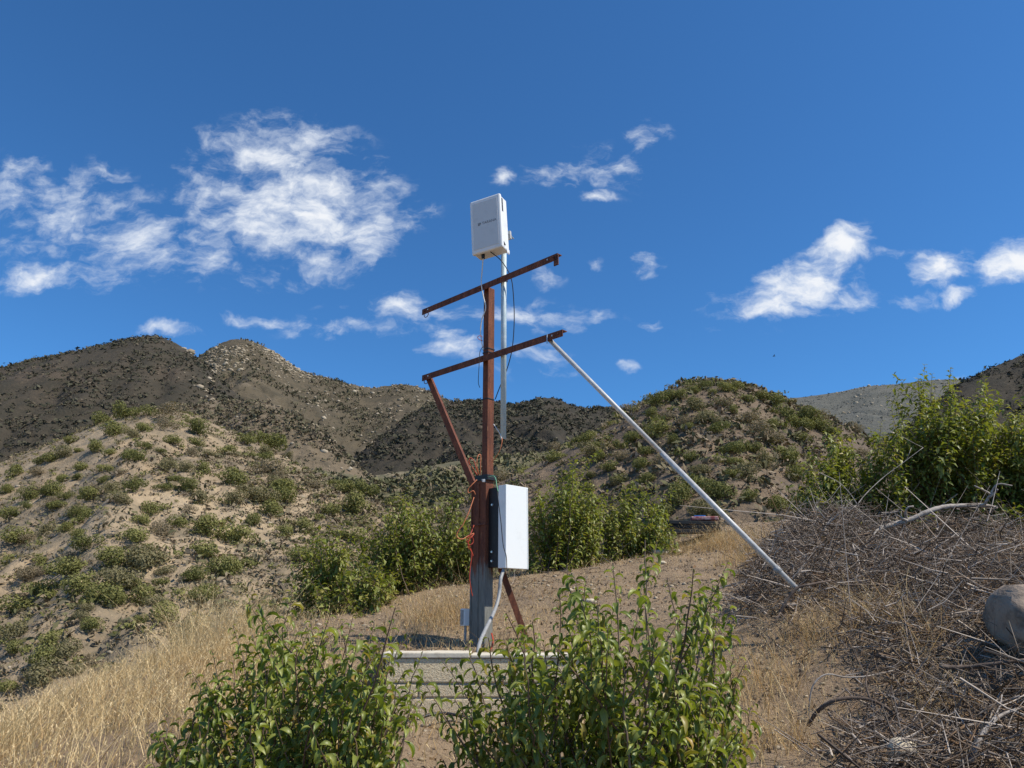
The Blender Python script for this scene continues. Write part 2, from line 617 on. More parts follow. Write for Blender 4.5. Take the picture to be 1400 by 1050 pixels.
SURV = [
    (0, 0, -1.55), (-3, 0, -1.9), (3, 0, -1.2), (0, -4, -2.2), (-6, -3, -3.0), (6, -3, -1.4), (1.5, 2.2, -1.05), (-1.2, 2.2, -1.2),
    P3(570, 1012, 4.4), P3(560, 988, 5.55), P3(760, 985, 5.6), P3(660, 884, 7.0), P3(800, 792, 9.0), P3(930, 748, 11.3), P3(965, 730, 12.3),
    P3(520, 846, 8.6), P3(615, 806, 9.4), P3(430, 856, 8.3), P3(330, 900, 6.9), P3(220, 935, 6.0), P3(100, 992, 5.2), P3(0, 1036, 4.7),
    P3(60, 1065, 4.0), P3(250, 1060, 4.0), P3(420, 1065, 3.9),
    (-5.2, 6.5, -1.7), (-8, 7.5, -4.2), (-4.3, 9.5, -.9), (-6.5, 12, -3.2), (-3.2, 12.5, -.35), (-12, 6, -6), (-10, 14, -6.5), (-7, 3, -3.2),
    P3(1050, 1005, 4.7), P3(1235, 1047, 3.9), P3(1375, 905, 4.6), P3(1300, 955, 4.5), P3(1095, 830, 6.1), P3(1200, 800, 6.9, -.1),
    P3(1100, 735, 9.3, -.15), P3(1340, 735, 8.6, -.15), P3(1020, 755, 9.5, -.05), P3(1000, 880, 6.0),
    (6.5, 9, 1.25), (7.5, 6, 1.0), (6, 3, .1), (9, 12, 1.5), (3.4, 12.5, 1.32), (5, 15, .9), (2, 15.5, .4), (-1.5, 12, .15), (-1, 16, -1.1), (10, 18, .4),
    (0, 22, -4.5), (6, 22, -3.2), (14, 24, -3.5), (-8, 22, -8), (16, 10, 1.0), (14, 2, .3), (-16, 16, -10), (0, -12, -4), (12, -10, -2), (-12, -8, -6),
]
SV = np.array(SURV, dtype=np.float64)


def _tps(r2):
    return np.where(r2 > 1e-9, .5 * r2 * np.log(np.maximum(r2, 1e-9)), 0)


_d2 = ((SV[:, None, :2] - SV[None, :, :2]) ** 2).sum(-1)
_n = len(SV)
_A = np.zeros((_n + 3, _n + 3))
_A[:_n, :_n] = _tps(_d2) + np.eye(_n) * .12
_A[:_n, _n] = 1
_A[:_n, _n + 1:] = SV[:, :2]
_A[_n, :_n] = 1
_A[_n + 1:, :_n] = SV[:, :2].T
_W = np.linalg.solve(_A, np.concatenate([SV[:, 2], np.zeros(3)]))
VALLEY = -13.0
WALL_Y0, WALL_Y1, WALL_X0, WALL_X1 = 5.78, 6.02, -1.02, .52


def ground_z(x, y, detail=True):
    x = np.atleast_1d(np.asarray(x, dtype=np.float64))
    y = np.atleast_1d(np.asarray(y, dtype=np.float64))
    sh = x.shape
    xf, yf = x.ravel(), y.ravel()
    z = np.empty_like(xf)
    rr = np.hypot(xf, yf)
    near = rr < 60
    z[:] = VALLEY
    idx = np.where(near)[0]
    for s in range(0, len(idx), 40000):
        k = idx[s:s + 40000]
        d2 = (xf[k, None] - SV[None, :, 0]) ** 2 + (yf[k, None] - SV[None, :, 1]) ** 2
        zz = _tps(d2) @ _W[:_n] + _W[_n] + xf[k] * _W[_n + 1] + yf[k] * _W[_n + 2]
        b = sstep(15, 34, rr[k])
        z[k] = zz * (1 - b) + VALLEY * b
    z = np.clip(z, VALLEY, 4)
    # ground steps up behind the little retaining wall
    inx = sstep(WALL_X0 - .25, WALL_X0 + .05, xf) * (1 - sstep(WALL_X1 - .05, WALL_X1 + .25, xf))
    zw_lo, zw_hi = -.74, -.25
    front = inx * (1 - sstep(WALL_Y1 - .1, WALL_Y1 - .02, yf)) * sstep(5.0, 5.7, yf)
    back = inx * sstep(WALL_Y1 - .1, WALL_Y1 - .02, yf) * (1 - sstep(6.2, 7.4, yf))
    z = z * (1 - front) + zw_lo * front
    z = z * (1 - back) + (zw_hi + .03 * (yf - 6)) * back
    if detail:
        amp = 1 - sstep(20, 40, rr) * .5
        z = z + amp * (fbm(xf * .9, yf * .9, 3, 4) * .07 + fbm(xf * 5, yf * 5, 9, 4) * .028)
        z = z + sstep(30, 90, rr) * fbm(xf * .02, yf * .02, 5, 4) * 3
    return (z + EYE).reshape(sh)


def gz(x, y):
    return float(ground_z([x], [y])[0])


def grid_faces(ni, nj, closed=False):
    i = np.arange(ni - 1)[:, None]
    j = np.arange(nj - (0 if closed else 1))[None, :]
    j2 = (j + 1) % nj
    a = i * nj + j
    return np.stack([a, i * nj + j2, (i + 1) * nj + j2, (i + 1) * nj + j], -1).reshape(-1, 4)


def build_ground():
    az = np.concatenate([np.linspace(-43, 43, 340), np.linspace(43, 317, 60)[1:-1]])
    az = np.radians(az)
    rr = np.concatenate([[.05, .5, 1.0, 1.5], np.linspace(1.9, 14.5, 180), np.geomspace(14.7, 60, 40), np.geomspace(63, 4500, 25)])
    A, RR = np.meshgrid(az, rr)
    x, y = RR * np.sin(A), RR * np.cos(A)
    z = ground_z(x, y)
    V = np.stack([x, y, z], -1).reshape(-1, 3)
    F = grid_faces(len(rr), len(az), True)[:, ::-1]
    me = np_mesh('ground', V, F, M['ground'], smooth=True)
    tag(link_obj('ground', me), kind='structure')


build_ground()


# ------------------------------------------------------------------ hills
class Hill:
    """heightfield laid out in (u = sideways per metre forward, y = metres forward)"""
    def __init__(self, name, crest, depth, foot, zfoot, mat, seed, amp=.06, freq=.02, back=.5, power=1.0, gully=.08, gfreq=.012, res=(300, 220), label=None, rough=.0, backlen=.35):
        pts = sorted((ray(px, py)[0], ray(px, py)[1]) for px, py in crest)
        self.u = np.array([p[0] for p in pts])
        self.v = np.array([p[1] for p in pts])
        dp = sorted((ray(px, 600)[0], d) for px, d in depth)
        self.du, self.dd = np.array([p[0] for p in dp]), np.array([p[1] for p in dp])
        fp = sorted((ray(px, 600)[0], d) for px, d in foot)
        self.fu, self.fd = np.array([p[0] for p in fp]), np.array([p[1] for p in fp])
        self.zfoot, self.seed, self.amp, self.freq, self.back, self.power, self.gully, self.gfreq = zfoot, seed, amp, freq, back, power, gully, gfreq
        self.rough, self.backlen = rough, backlen
        self.name, self.mat, self.res = name, mat, res

    def crest_at(self, u):
        # smooth interpolation of the crest
        v = sum(np.interp(u + o, self.u, self.v) * wgt for o, wgt in ((-.012, .25), (0, .5), (.012, .25)))
        return v, np.interp(u, self.du, self.dd), np.interp(u, self.fu, self.fd)

    def z(self, u, y):
        u = np.asarray(u, dtype=np.float64)
        y = np.asarray(y, dtype=np.float64)
        v, Yc, Y0 = self.crest_at(u)
        zc = v * Yc
        t = (Yc - y) / (Yc - Y0)
        tf = np.clip(t, 0, 1.3)
        s = (1 - self.power) * tf + self.power * tf ** 1.35
        z = zc + (self.zfoot - zc) * s
        # rounded top, falling away behind
        tb = np.clip(-t, 0, None) * (Yc - Y0)
        z = np.where(t < 0, zc - self.back * tb * np.clip(tb / (.12 * (Yc - Y0)), .15, 1), z)
        h = np.abs(zc - self.zfoot)
        x = u * y
        taper = sstep(0, .25, tf) * (1 - .6 * sstep(.8, 1.1, tf)) + .12
        z = z + fbm(x * self.freq, y * self.freq * .8, self.seed, 5) * self.amp * h * taper
        g = ridged(x * self.gfreq + fbm(x * self.freq, y * self.freq, self.seed + 5, 3) * .5, y * self.gfreq * .35, self.seed + 50, 4)
        z = z - np.clip(g - .45, 0, 1) * self.gully * h * sstep(.04, .4, tf) * 1.6
        z = z + fbm(x * .35, y * .35, self.seed + 80, 3) * self.rough
        return z + EYE

    def build(self):
        nu, ny = self.res
        u = np.linspace(self.u[0], self.u[-1], nu)
        _, Yc, Y0 = self.crest_at(u)
        s = np.concatenate([np.linspace(0, 1, ny), 1 + np.linspace(0, self.backlen, 24)[1:]])
        U = np.broadcast_to(u[None, :], (len(s), nu))
        Y = Y0[None, :] + s[:, None] * (Yc - Y0)[None, :]
        Z = self.z(U, Y)
        V = np.stack([U * Y, Y, Z], -1).reshape(-1, 3)
        F = grid_faces(len(s), nu)
        me = np_mesh(self.name, V, F, self.mat, smooth=True)
        tag(link_obj(self.name, me), kind='structure')

    def hit(self, px, py):
        """where the line of sight of a place in the view meets the front slope"""
        u, v = ray(px, py)
        _, Yc, Y0 = self.crest_at(np.array([u]))
        y = np.linspace(Y0[0], Yc[0], 260)
        zz = self.z(np.full_like(y, u), y)
        ok = np.where(zz >= EYE + v * y)[0]
        if len(ok) == 0:
            return None
        k = ok[0]
        return Vector((u * y[k], y[k], zz[k]))


H = {}
H['lit'] = Hill('lit_hillside', [(-420, 700), (-250, 690), (-120, 668), (-40, 648), (30, 622), (90, 600), (130, 582), (170, 566), (215, 557), (262, 566), (310, 588), (360, 612), (420, 642), (480, 672), (540, 694), (600, 708), (690, 730), (800, 760), (900, 800)],
               [(-420, 120), (0, 150), (215, 158), (360, 135), (500, 105), (700, 85), (900, 75)], [(-420, 30), (0, 31), (215, 32), (500, 36), (700, 40), (900, 45)], -9.5, M['hill_tan'], 21,
               amp=.10, freq=.03, gully=.14, gfreq=.035, power=.75, res=(240, 170), rough=.22)
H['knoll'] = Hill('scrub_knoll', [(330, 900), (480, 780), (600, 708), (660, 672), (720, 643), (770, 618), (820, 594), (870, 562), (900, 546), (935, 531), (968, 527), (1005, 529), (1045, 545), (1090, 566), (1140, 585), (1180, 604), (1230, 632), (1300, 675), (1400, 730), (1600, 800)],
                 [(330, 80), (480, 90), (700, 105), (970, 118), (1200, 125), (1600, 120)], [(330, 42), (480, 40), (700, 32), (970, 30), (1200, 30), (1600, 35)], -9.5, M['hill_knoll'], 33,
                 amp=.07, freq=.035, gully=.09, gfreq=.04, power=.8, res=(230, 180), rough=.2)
H['saddle'] = Hill('olive_saddle', [(100, 640), (250, 630), (340, 632), (420, 640), (500, 652), (560, 644), (620, 632), (680, 626), (740, 622), (800, 600), (860, 585), (950, 590), (1100, 600)],
                  [(100, 260), (400, 240), (500, 225), (700, 250), (900, 270), (1100, 280)], [(100, 90), (500, 85), (800, 90), (1100, 100)], -16, M['hill_saddle'], 45,
                  amp=.06, freq=.02, gully=.09, gfreq=.025, power=.6, res=(190, 130), rough=.35)
H['spur'] = Hill('brown_spur', [(60, 640), (140, 600), (220, 562), (290, 548), (350, 548), (400, 562), (440, 590), (480, 628), (520, 668), (580, 720)],
                [(60, 330), (290, 350), (480, 300), (580, 280)], [(60, 170), (300, 170), (580, 180)], -20, M['hill_spur'], 57,
                amp=.08, freq=.014, gully=.18, gfreq=.018, power=.6, res=(180, 130), rough=.8)
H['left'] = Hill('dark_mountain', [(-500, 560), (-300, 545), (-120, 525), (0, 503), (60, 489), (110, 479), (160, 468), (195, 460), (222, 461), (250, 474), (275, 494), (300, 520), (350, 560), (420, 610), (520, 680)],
                [(-500, 480), (0, 560), (215, 600), (420, 520), (520, 480)], [(-500, 200), (0, 210), (300, 240), (520, 260)], -25, M['mountain_brown_shade'], 61,
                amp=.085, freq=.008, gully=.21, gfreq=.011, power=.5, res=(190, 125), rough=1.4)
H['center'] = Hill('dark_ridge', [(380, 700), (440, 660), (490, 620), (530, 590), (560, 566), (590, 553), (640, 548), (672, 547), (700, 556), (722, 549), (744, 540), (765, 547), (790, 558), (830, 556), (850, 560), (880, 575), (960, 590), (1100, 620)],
                  [(380, 420), (500, 450), (640, 520), (750, 540), (900, 560), (1100, 560)], [(380, 230), (500, 230), (700, 230), (1100, 250)], -25, M['mountain_painted_shade'], 73,
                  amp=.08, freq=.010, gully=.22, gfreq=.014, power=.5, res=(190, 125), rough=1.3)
H['peak'] = Hill('rocky_peak', [(120, 580), (200, 530), (240, 503), (270, 487), (298, 470), (322, 461), (345, 464), (370, 477), (395, 495), (415, 509), (440, 514), (470, 522), (505, 531), (530, 527), (552, 524), (575, 529), (598, 540), (640, 560), (720, 590)],
                [(120, 780), (330, 820), (500, 850), (720, 850)], [(120, 330), (330, 330), (720, 340)], -30, M['mountain_rocky'], 83,
                amp=.07, freq=.006, gully=.18, gfreq=.009, power=.4, res=(190, 125), rough=1.8)
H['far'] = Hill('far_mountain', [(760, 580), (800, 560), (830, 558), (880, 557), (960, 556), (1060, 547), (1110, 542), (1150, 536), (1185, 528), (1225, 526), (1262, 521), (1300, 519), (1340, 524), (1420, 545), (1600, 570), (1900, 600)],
               [(760, 2300), (1300, 2100), (1900, 2200)], [(760, 800), (1300, 800), (1900, 800)], -40, M['mountain_painted_haze'], 91,
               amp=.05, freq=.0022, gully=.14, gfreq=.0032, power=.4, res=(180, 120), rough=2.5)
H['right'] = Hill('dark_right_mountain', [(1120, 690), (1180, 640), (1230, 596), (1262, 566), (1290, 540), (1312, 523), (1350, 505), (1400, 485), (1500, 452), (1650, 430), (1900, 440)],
                 [(1120, 420), (1300, 500), (1600, 560), (1900, 560)], [(1120, 200), (1900, 200)], -25, M['mountain_painted_shade'], 97,
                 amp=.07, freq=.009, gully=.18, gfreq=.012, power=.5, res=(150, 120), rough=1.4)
for h in H.values():
    h.build()


# ------------------------------------------------------------------ the post and what it carries
def project(p):
    x, y, z = p[0], p[1], p[2] - EYE
    dep = y * CP + z * SP
    return 700 + 1050 * x / dep, 525 - 1050 * (z * CP - y * SP) / dep


UL, UR = at(580, 428, 7.69), at(765, 352, 6.34)
LL, LR = at(580, 518, 7.66), at(765, 453, 6.26)
UR.z = UL.z
LR.z = LL.z
B = (UR - UL)
B.z = 0
B.normalize()
N = Vector((B.y, -B.x, 0))
if N.y > 0:
    N = -N
UP = Vector((0, 0, 1))
LR = LL + B * (LR - LL).dot(B)


def on_bar(a, b_, off, px):
    lo, hi = 0.0, 1.0
    for _ in range(40):
        m = (lo + hi) / 2
        p = a + (b_ - a) * m + off
        if project(p)[0] < px:
            lo = m
        else:
            hi = m
    return a + (b_ - a) * lo + off


POST = on_bar(LL, LR, -N * .075, 668)
POST.z = 0
LOW = POST - B * .055 + N * .006
post_ground = gz(LOW.x, LOW.y)
frame = empty('steel_post_frame', (LOW.x, LOW.y, post_ground))
tag(frame, 'rusty steel post with two slanting crossbars and a diagonal brace, grey at its foot', 'post')

z_sock = at(660, 654, 7.0).z
z_top = UL.z + .015
# upper post: a square hollow section
mb = MB()
mb.box((POST.x, POST.y, (z_sock - .25 + z_top) / 2), B, N, UP, .036, .042, (z_top - z_sock + .25) / 2, .005)
mb.build('upper_post', M['rust'], frame)
# lower post: a wide channel section with raised ribs on its broad face
mb = MB()
zl0, zl1 = post_ground - .25, z_sock
mb.box((LOW.x, LOW.y, (zl0 + zl1) / 2), B, N, UP, .098, .046, (zl1 - zl0) / 2, .006)
low = mb.build('lower_post', M['rust_galv'], frame)
for off, wd in ((-.091, .008), (.0, .008), (.090, .009)):
    mb = MB()
    c = LOW + B * off + N * .049
    mb.box((c.x, c.y, (zl0 + zl1) / 2 - .01), B, N, UP, wd, .007, (zl1 - zl0) / 2 - .02, .003)
    mb.build('rib', M['rust_galv'], low)


def angle_bar(p0, p1, leg, th, out, name, parent, mat, upv=None):
    """steel angle from p0 to p1; out is the way the upright leg faces"""
    d = (p1 - p0)
    L = d.length
    d.normalize()
    up_ = (upv or UP)
    up_ = (up_ - d * up_.dot(d)).normalized()
    o_ = (out - d * out.dot(d) - up_ * out.dot(up_)).normalized()
    prof = [(0, -leg / 2), (th, -leg / 2), (th, leg / 2 - th), (leg, leg / 2 - th), (leg, leg / 2), (0, leg / 2)]
    m = MB()
    m.prism(p0, -o_, up_, d, prof, L)
    return m.build(name, mat, parent)


def bolt(p, axis, r, h, mat, parent):
    m = MB()
    m.tube([p, p + axis * h], r, 6)
    m.tube([p + axis * h, p + axis * (h + .006)], r * .5, 6)
    return m.build('bolt', mat, parent)


for (a, b_) in ((UL, UR), (LL, LR)):
    bar = angle_bar(a + N * .03, b_ + N * .03, .062, .008, N, 'crossbar', frame, M['rust'])
    dlt = b_ - a
    for t in (.02, .055, .94, .975):
        bolt(a + dlt * t + N * .03, N, .009, .008, M['steel'] if t in (.055, .94) else M['rust_dark'], bar)
    tc_ = (POST - a).dot(B) / dlt.dot(B)
    for s in (-.02, .02):
        bolt(a + B * ((POST - a).dot(B) + s) + N * .03, N, .010, .010, M['rust_dark'], bar)
    # little hanger ring under the far end
    m = MB()
    e = a + B * .05 + N * .012
    m.tube([e + B * (.035 * math.cos(q)) + UP * (-.035 - .03 * math.sin(q)) for q in np.linspace(-.3, math.pi + .3, 12)], .004, 6)
    m.build('hanger_ring', M['rust_dark'], bar)
# hook plate at the near end of the upper bar
m = MB()
m.box(UR - B * .02 - UP * .035 + N * .024, B, N, UP, .028, .006, .05, .004)
m.build('end_plate', M['rust_dark'], frame)
# diagonal brace from the far end of the lower bar down to the post
p_hi = LL + B * .05 - N * .012
p_lo = LOW - B * .092 - N * .005
p_lo = Vector((p_lo.x, p_lo.y, at(646, 672, 7.0).z))
angle_bar(p_hi, p_lo, .055, .007, N, 'brace', frame, M['rust'], upv=Vector((.3, 0, 1)))
# lower brace behind the cabinet down to the ground
p0 = Vector((LOW.x, LOW.y, at(680, 735, 7.1).z)) + B * .05 - N * .05
gx = at(724, 858, 7.15)
p1 = Vector((gx.x, gx.y, gz(gx.x, gx.y) - .08))
angle_bar(p0, p1, .055, .007, N, 'brace', frame, M['rust'])
# black band at the socket and thin ties
m = MB()
for dz, r in ((0.0, .0), (.02, .002)):
    c = POST + B * -.02
    m.box((c.x, c.y, z_sock + .005 + dz), B, N, UP, .085 - r, .060, .016, .004)
m.build('strap', M['black'], frame)
for zz in (at(668, 474, 7).z, at(668, 479, 7).z, at(668, 543, 7).z):
    m = MB()
    m.box((POST.x, POST.y, zz), B, N, UP, .040, .046, .006, .002)
    m.build('cable_tie', M['black'], frame)
m = MB()
zz = at(660, 716, 7).z
m.box((LOW.x, LOW.y, zz), B, N, UP, .101, .062, .007, .002)
m.build('wire_tie', M['rust_dark'], frame)
m = MB()
c = LOW + B * .075 + N * .062
m.tube([Vector((c.x, c.y, z_sock - .03)), Vector((c.x, c.y, z_sock - .005))], [.014, .018], 10)
m.build('insulator', M['white_plastic'], frame)

# mast pipe
MAST = on_bar(LL, LR, -N * .036, 688.5)
mast_z0 = at(686, 600, 6.87).z
mast_z1 = at(690, 292, 6.87).z
mast = empty('mast_pipe', (MAST.x, MAST.y, mast_z0))
tag(mast, 'slim pale blue-grey pipe held upright behind the crossbars', 'pipe')
m = MB()
m.tube([(MAST.x, MAST.y, mast_z0), (MAST.x, MAST.y, mast_z1)], .027, 16)
# solid lower end; a black disc paints the dark of its hollow
o = m.build('pipe', M['pipe_blue'], mast, smooth=False)
for pp in o.data.polygons:
    pp.use_smooth = len(pp.vertices) == 4
m = MB()
m.tube([(MAST.x, MAST.y, mast_z0 - .001), (MAST.x, MAST.y, mast_z0 + .01)], .022, 14)
m.build('hollow_dark_disc', M['black'], mast)
for zc in (UL.z, LL.z):
    m = MB()
    pts = [Vector((MAST.x, MAST.y, zc + .012)) + B * (.034 * math.cos(q)) - N * (.034 * math.sin(q)) for q in np.linspace(0, math.pi, 10)]
    pts = [pts[0] + N * .075] + pts + [pts[-1] + N * .075]
    m.tube(pts, .005, 6)
    m.build('u_bolt', M['rust_dark'], mast)

# antenna
NA_YAW = R(27)
B0, N0, UP0 = B, N, UP
B = Vector((math.cos(NA_YAW), -math.sin(NA_YAW), 0))
N = Vector((-math.sin(NA_YAW), -math.cos(NA_YAW), 0))
AC = MAST + N * .19 - B * .075
az1, az0 = at(667, 272.5, AC.y).z, at(668, 346.5, AC.y).z
AC.z = (az0 + az1) / 2
ROLL = R(3.5)
UP = (UP0 * math.cos(ROLL) - B * math.sin(ROLL)).normalized()
B = (B * math.cos(ROLL) + UP0 * math.sin(ROLL)).normalized()
AH = (az1 - az0) / 2
ant = empty('panel_antenna', (AC.x, AC.y, az0))
tag(ant, 'white rectangular panel antenna with grey front on top of the mast pipe', 'antenna')
m = MB()
m.box(AC - N * .046, B, N, UP, .160, .066, AH - .008, .012)
hs = m.build('housing', M['white_plastic'], ant)
m = MB()
m.box(AC + N * .030, B, N, UP, .170, .022, AH, .016)
cv = m.build('front_cover', M['white_plastic'], ant)
m = MB()
m.box(AC + N * .0515, B, N, UP, .138, .004, AH - .040, .003)
m.build('radome_face', M['radome'], cv)
for k in range(9):
    m = MB()
    c = AC + B * .161 - N * .010 + UP * (AH - .035 - k * .0165)
    m.box(c, B, N, UP, .002, .013, .0048, .0)
    m.build('vent_slot', M['dark_slot'], hs)
for k in range(9):
    m = MB()
    c = AC - B * .161 - N * .010 + UP * (AH - .035 - k * .0165)
    m.box(c, B, N, UP, .002, .013, .0048, .0)
    m.build('vent_slot', M['dark_slot'], hs)
m = MB()      # ragged lower skirt at the back
m.prism(AC + B * .157 - N * .111 - UP * (AH - .01), N, UP, B, [(0, .02), (0, -.006), (.016, -.034), (.028, -.008), (.042, -.038), (.058, .0), (.062, .02)], .005)
m.build('rear_skirt', M['white_plastic'], hs)
m = MB()
m.box(AC + B * .163 + N * .002 - UP * (AH - .055), B, N, UP, .004, .010, .012, .002)
m.tube([AC + B * .163 + N * .008 - UP * (AH - .075), AC + B * .169 - N * .016 - UP * (AH - .040)], .004, 6)
m.build('latch', M['black'], hs)
m = MB()
m.tube([AC - B * .075 - UP * (AH - .006) - N * .005, AC - B * .075 - UP * (AH + .035) - N * .005], [.019, .017], 10)
m.build('cable_gland', M['black'], ant)
GLAND = AC - B * .075 - UP * (AH + .03) - N * .005
br = MB()
bz = AC.z - .02
bc = Vector((MAST.x, MAST.y, bz))
br.box(bc + N * .045 - B * .02, B, N, UP, .06, .045, .055, .006)
brk = br.build('mount_bracket', M['galv'], ant)
m = MB()
m.box(bc - N * .045, B, N, UP, .055, .014, .045, .004)
m.build('clamp_plate', M['galv'], brk)
for s in (-1, 1):
    m = MB()
    m.tube([bc + B * .042 * s + N * .02, bc + B * .042 * s - N * .125], .007, 8)
    m.tube([bc + B * .042 * s - N * .062, bc + B * .042 * s - N * .074], .013, 6)
    m.build('clamp_bolt', M['steel'], brk)
# printed name with its small emblem
fc = bpy.data.curves.new('print', 'FONT')
fc.body = 'TARANA'
fc.size = .040
fc.align_x = 'LEFT'
fc.align_y = 'CENTER'
fc.extrude = .0006
tmp = bpy.data.objects.new('print', fc)
col.objects.link(tmp)
dg = bpy.context.evaluated_depsgraph_get()
tme = bpy.data.meshes.new_from_object(tmp.evaluated_get(dg))
bpy.data.objects.remove(tmp)
tme.materials.clear()
tme.materials.append(M['logo'])
txt = bpy.data.objects.new('printed_name', tme)
col.objects.link(txt)
txt.parent = cv
rot = Matrix((B, UP, N)).transposed().to_4x4()
pos = AC + N * .0562 - B * .038 + UP * .012
txt.matrix_local = Matrix.Translation(pos - abs_loc(cv)) @ rot
m = MB()
for i in range(3):
    for j in range(3):
        if (i, j) != (2, 0):
            m.box(AC + N * .0562 + B * (-.078 + i * .012) + UP * (.001 + j * .011), B, N, UP, .0045, .0008, .0042)
m.build('emblem', M['logo'], cv)


B, N, UP = B0, N0, UP0


def cable(name, pts, r, mat, label, cat='cable', group=None, sub=8):
    """round cable through points, smoothed (Catmull-Rom)"""
    pts = [Vector(p) for p in pts]
    P = [pts[0] * 2 - pts[1]] + pts + [pts[-1] * 2 - pts[-2]]
    out = []
    for i in range(1, len(P) - 2):
        for k in range(sub):
            t = k / sub
            a, b_, c, d = P[i - 1], P[i], P[i + 1], P[i + 2]
            out.append(.5 * ((2 * b_) + (c - a) * t + (2 * a - 5 * b_ + 4 * c - d) * t * t + (3 * b_ - a - 3 * c + d) * t ** 3))
    out.append(pts[-1])
    m = MB()
    m.tube(out, r, 6)
    o = m.build(name, mat, None, smooth=True, origin=out[0])
    tag(o, label, cat, group)
    return o


def pix(lst):
    return [at(*p) for p in lst]


gl = GLAND.copy()
cable('antenna_cable', [gl, at(659, 372, 6.86), at(658, 388, 6.86), at(661, 406, 6.86), at(664, 421, 6.86), at(659, 436, 6.9), at(657, 452, 6.94), at(659, 470, 6.96), at(661, 478, 6.97)], .0055, M['white_cable'],
      'pale cable hanging from the gland of the antenna to the post', 'cable')
cable('antenna_cable', [AC + B * .03 - UP * (AH - .01), at(683, 354, 6.8), at(692, 366, 6.82), at(699, 381, 6.84), at(702, 405, 6.86), at(703, 440, 6.88), at(700, 478, 6.88), at(692, 508, 6.9), at(683, 530, 6.93), at(677, 546, 6.97)], .0045, M['black'],
      'thin black cable looping past both crossbars right of the mast pipe', 'cable')
cable('thin_wire', [at(660, 474, 6.95), at(656, 482, 6.93), at(655, 500, 6.92), at(654, 522, 6.92), at(656, 530, 6.92)], .003, M['black'], 'thin black wire end dangling beside the post below the lower crossbar', 'wire')
cable('thin_wire', [at(660, 466, 6.95), at(655, 464, 6.93), at(653, 461, 6.92), at(656, 459, 6.92), at(660, 461, 6.94)], .003, M['red_wire'], 'small loop of red wire beside the post above the lower crossbar', 'wire')
# red wires
RW = [
    ([(653, 650, 6.93), (647, 641, 6.92), (641, 632, 6.9), (643, 626, 6.9), (648, 630, 6.9), (651, 640, 6.9), (654, 648, 6.92)], 'red_wire', 'red wire loop sticking out left above the black strap'),
    ([(655, 649, 6.92), (652, 636, 6.88), (653, 624, 6.88), (657, 622, 6.9), (657, 635, 6.9), (657, 649, 6.92)], 'orange_wire', 'narrow orange wire loop standing up above the black strap'),
    ([(652, 656, 6.92), (645, 663, 6.9), (640, 669, 6.9), (641, 674, 6.9), (647, 671, 6.9), (650, 676, 6.92)], 'orange_wire', 'orange wire hooked round the lower end of the diagonal brace'),
    ([(648, 680, 6.92), (641, 700, 6.86), (633, 717, 6.84), (626, 727, 6.84), (625, 734, 6.84), (632, 737, 6.86), (641, 732, 6.9), (648, 729, 6.93)], 'orange_wire', 'long faded orange wire bowing out left of the lower post'),
    ([(648, 730, 6.93), (641, 740, 6.88), (640, 748, 6.88), (645, 756, 6.9), (643, 775, 6.9), (642, 790, 6.9), (644, 806, 6.92), (646, 815, 6.93)], 'red_wire', 'red wire running down the left edge of the lower post'),
    ([(648, 718, 6.93), (643, 731, 6.88), (638, 738, 6.87), (642, 745, 6.88), (647, 741, 6.9), (645, 733, 6.88), (640, 742, 6.87), (644, 752, 6.9), (647, 760, 6.92)], 'red_wire', 'tangled knot of red wire left of the lower post'),
    ([(672, 632, 6.97), (678, 625, 6.9), (683, 616, 6.86), (686, 606, 6.85), (686.5, 599, 6.86)], 'orange_wire', 'orange wire pair running from the open end of the mast pipe to the post'),
    ([(675, 580, 6.97), (679, 586, 6.92), (684, 594, 6.88), (686, 601, 6.86)], 'white_cable', 'short pale wire between post and foot of the mast pipe'),
]
for pts, mt, lb in RW:
    cable('loose_wire', pix(pts), .0042, M[mt], lb, 'wire')
cable('green_wire', pix([(668, 652, 6.93), (675, 651, 6.9), (678, 656, 6.88), (679, 663, 6.86), (681, 672, 6.82)]), .004, M['green_wire'], 'short green wire curling from strap into the cabinet', 'wire')

# cabinet on the post
cz1, cz0 = at(694, 663, 6.92).z, at(694, 777, 6.92).z
CF = LOW + B * .098 + N * .012          # post corner the cabinet sits against
czc, chh = (cz0 + cz1) / 2, (cz1 - cz0) / 2
cab = empty('equipment_cabinet', (CF.x + B.x * .17 - N.x * .14, CF.y + B.y * .17 - N.y * .14, cz0))
tag(cab, 'white metal equipment cabinet with black back mounted on the lower post', 'cabinet')
m = MB()
c = CF + B * .065 - N * .125
m.box((c.x, c.y, czc), B, N, UP, .066, .130, chh - .012, .004)
bk = m.build('back_box', M['black_steel'], cab)
for dz in (.2, -.22, -.30):
    m = MB()
    c2_ = CF + B * .05 + N * .004
    m.tube([Vector((c2_.x, c2_.y, czc + dz)), Vector((c2_.x, c2_.y, czc + dz)) + N * .012], [.013, .010], 8)
    m.build('bolt', M['steel'], bk)
m = MB()
c = CF + B * (.131 + .043) - N * .132
m.box((c.x, c.y, czc), B, N, UP, .0445, .142, chh - .002, .004)
m.build('body', M['white_paint'], cab)
m = MB()
c = CF + B * (.131 + .093) - N * .132
m.box((c.x, c.y, czc), B, N, UP, .006, .145, chh, .004)
dr = m.build('door', M['white_paint'], cab)
m = MB()
c = CF + B * (.131 + .1) - N * (.132 + .133)
m.box((c.x, c.y, czc), B, N, UP, .003, .004, chh - .01, .001)
m.build('hinge', M['white_paint'], dr)
cable('cabinet_cable', [at(680, 672, 6.84), at(682, 690, 6.8), at(685, 715, 6.78), at(688, 745, 6.75), at(692, 760, 6.74), at(693, 778, 6.76)], .004, M['black'], 'thin black cable hanging across the left side of the white cabinet', 'cable')
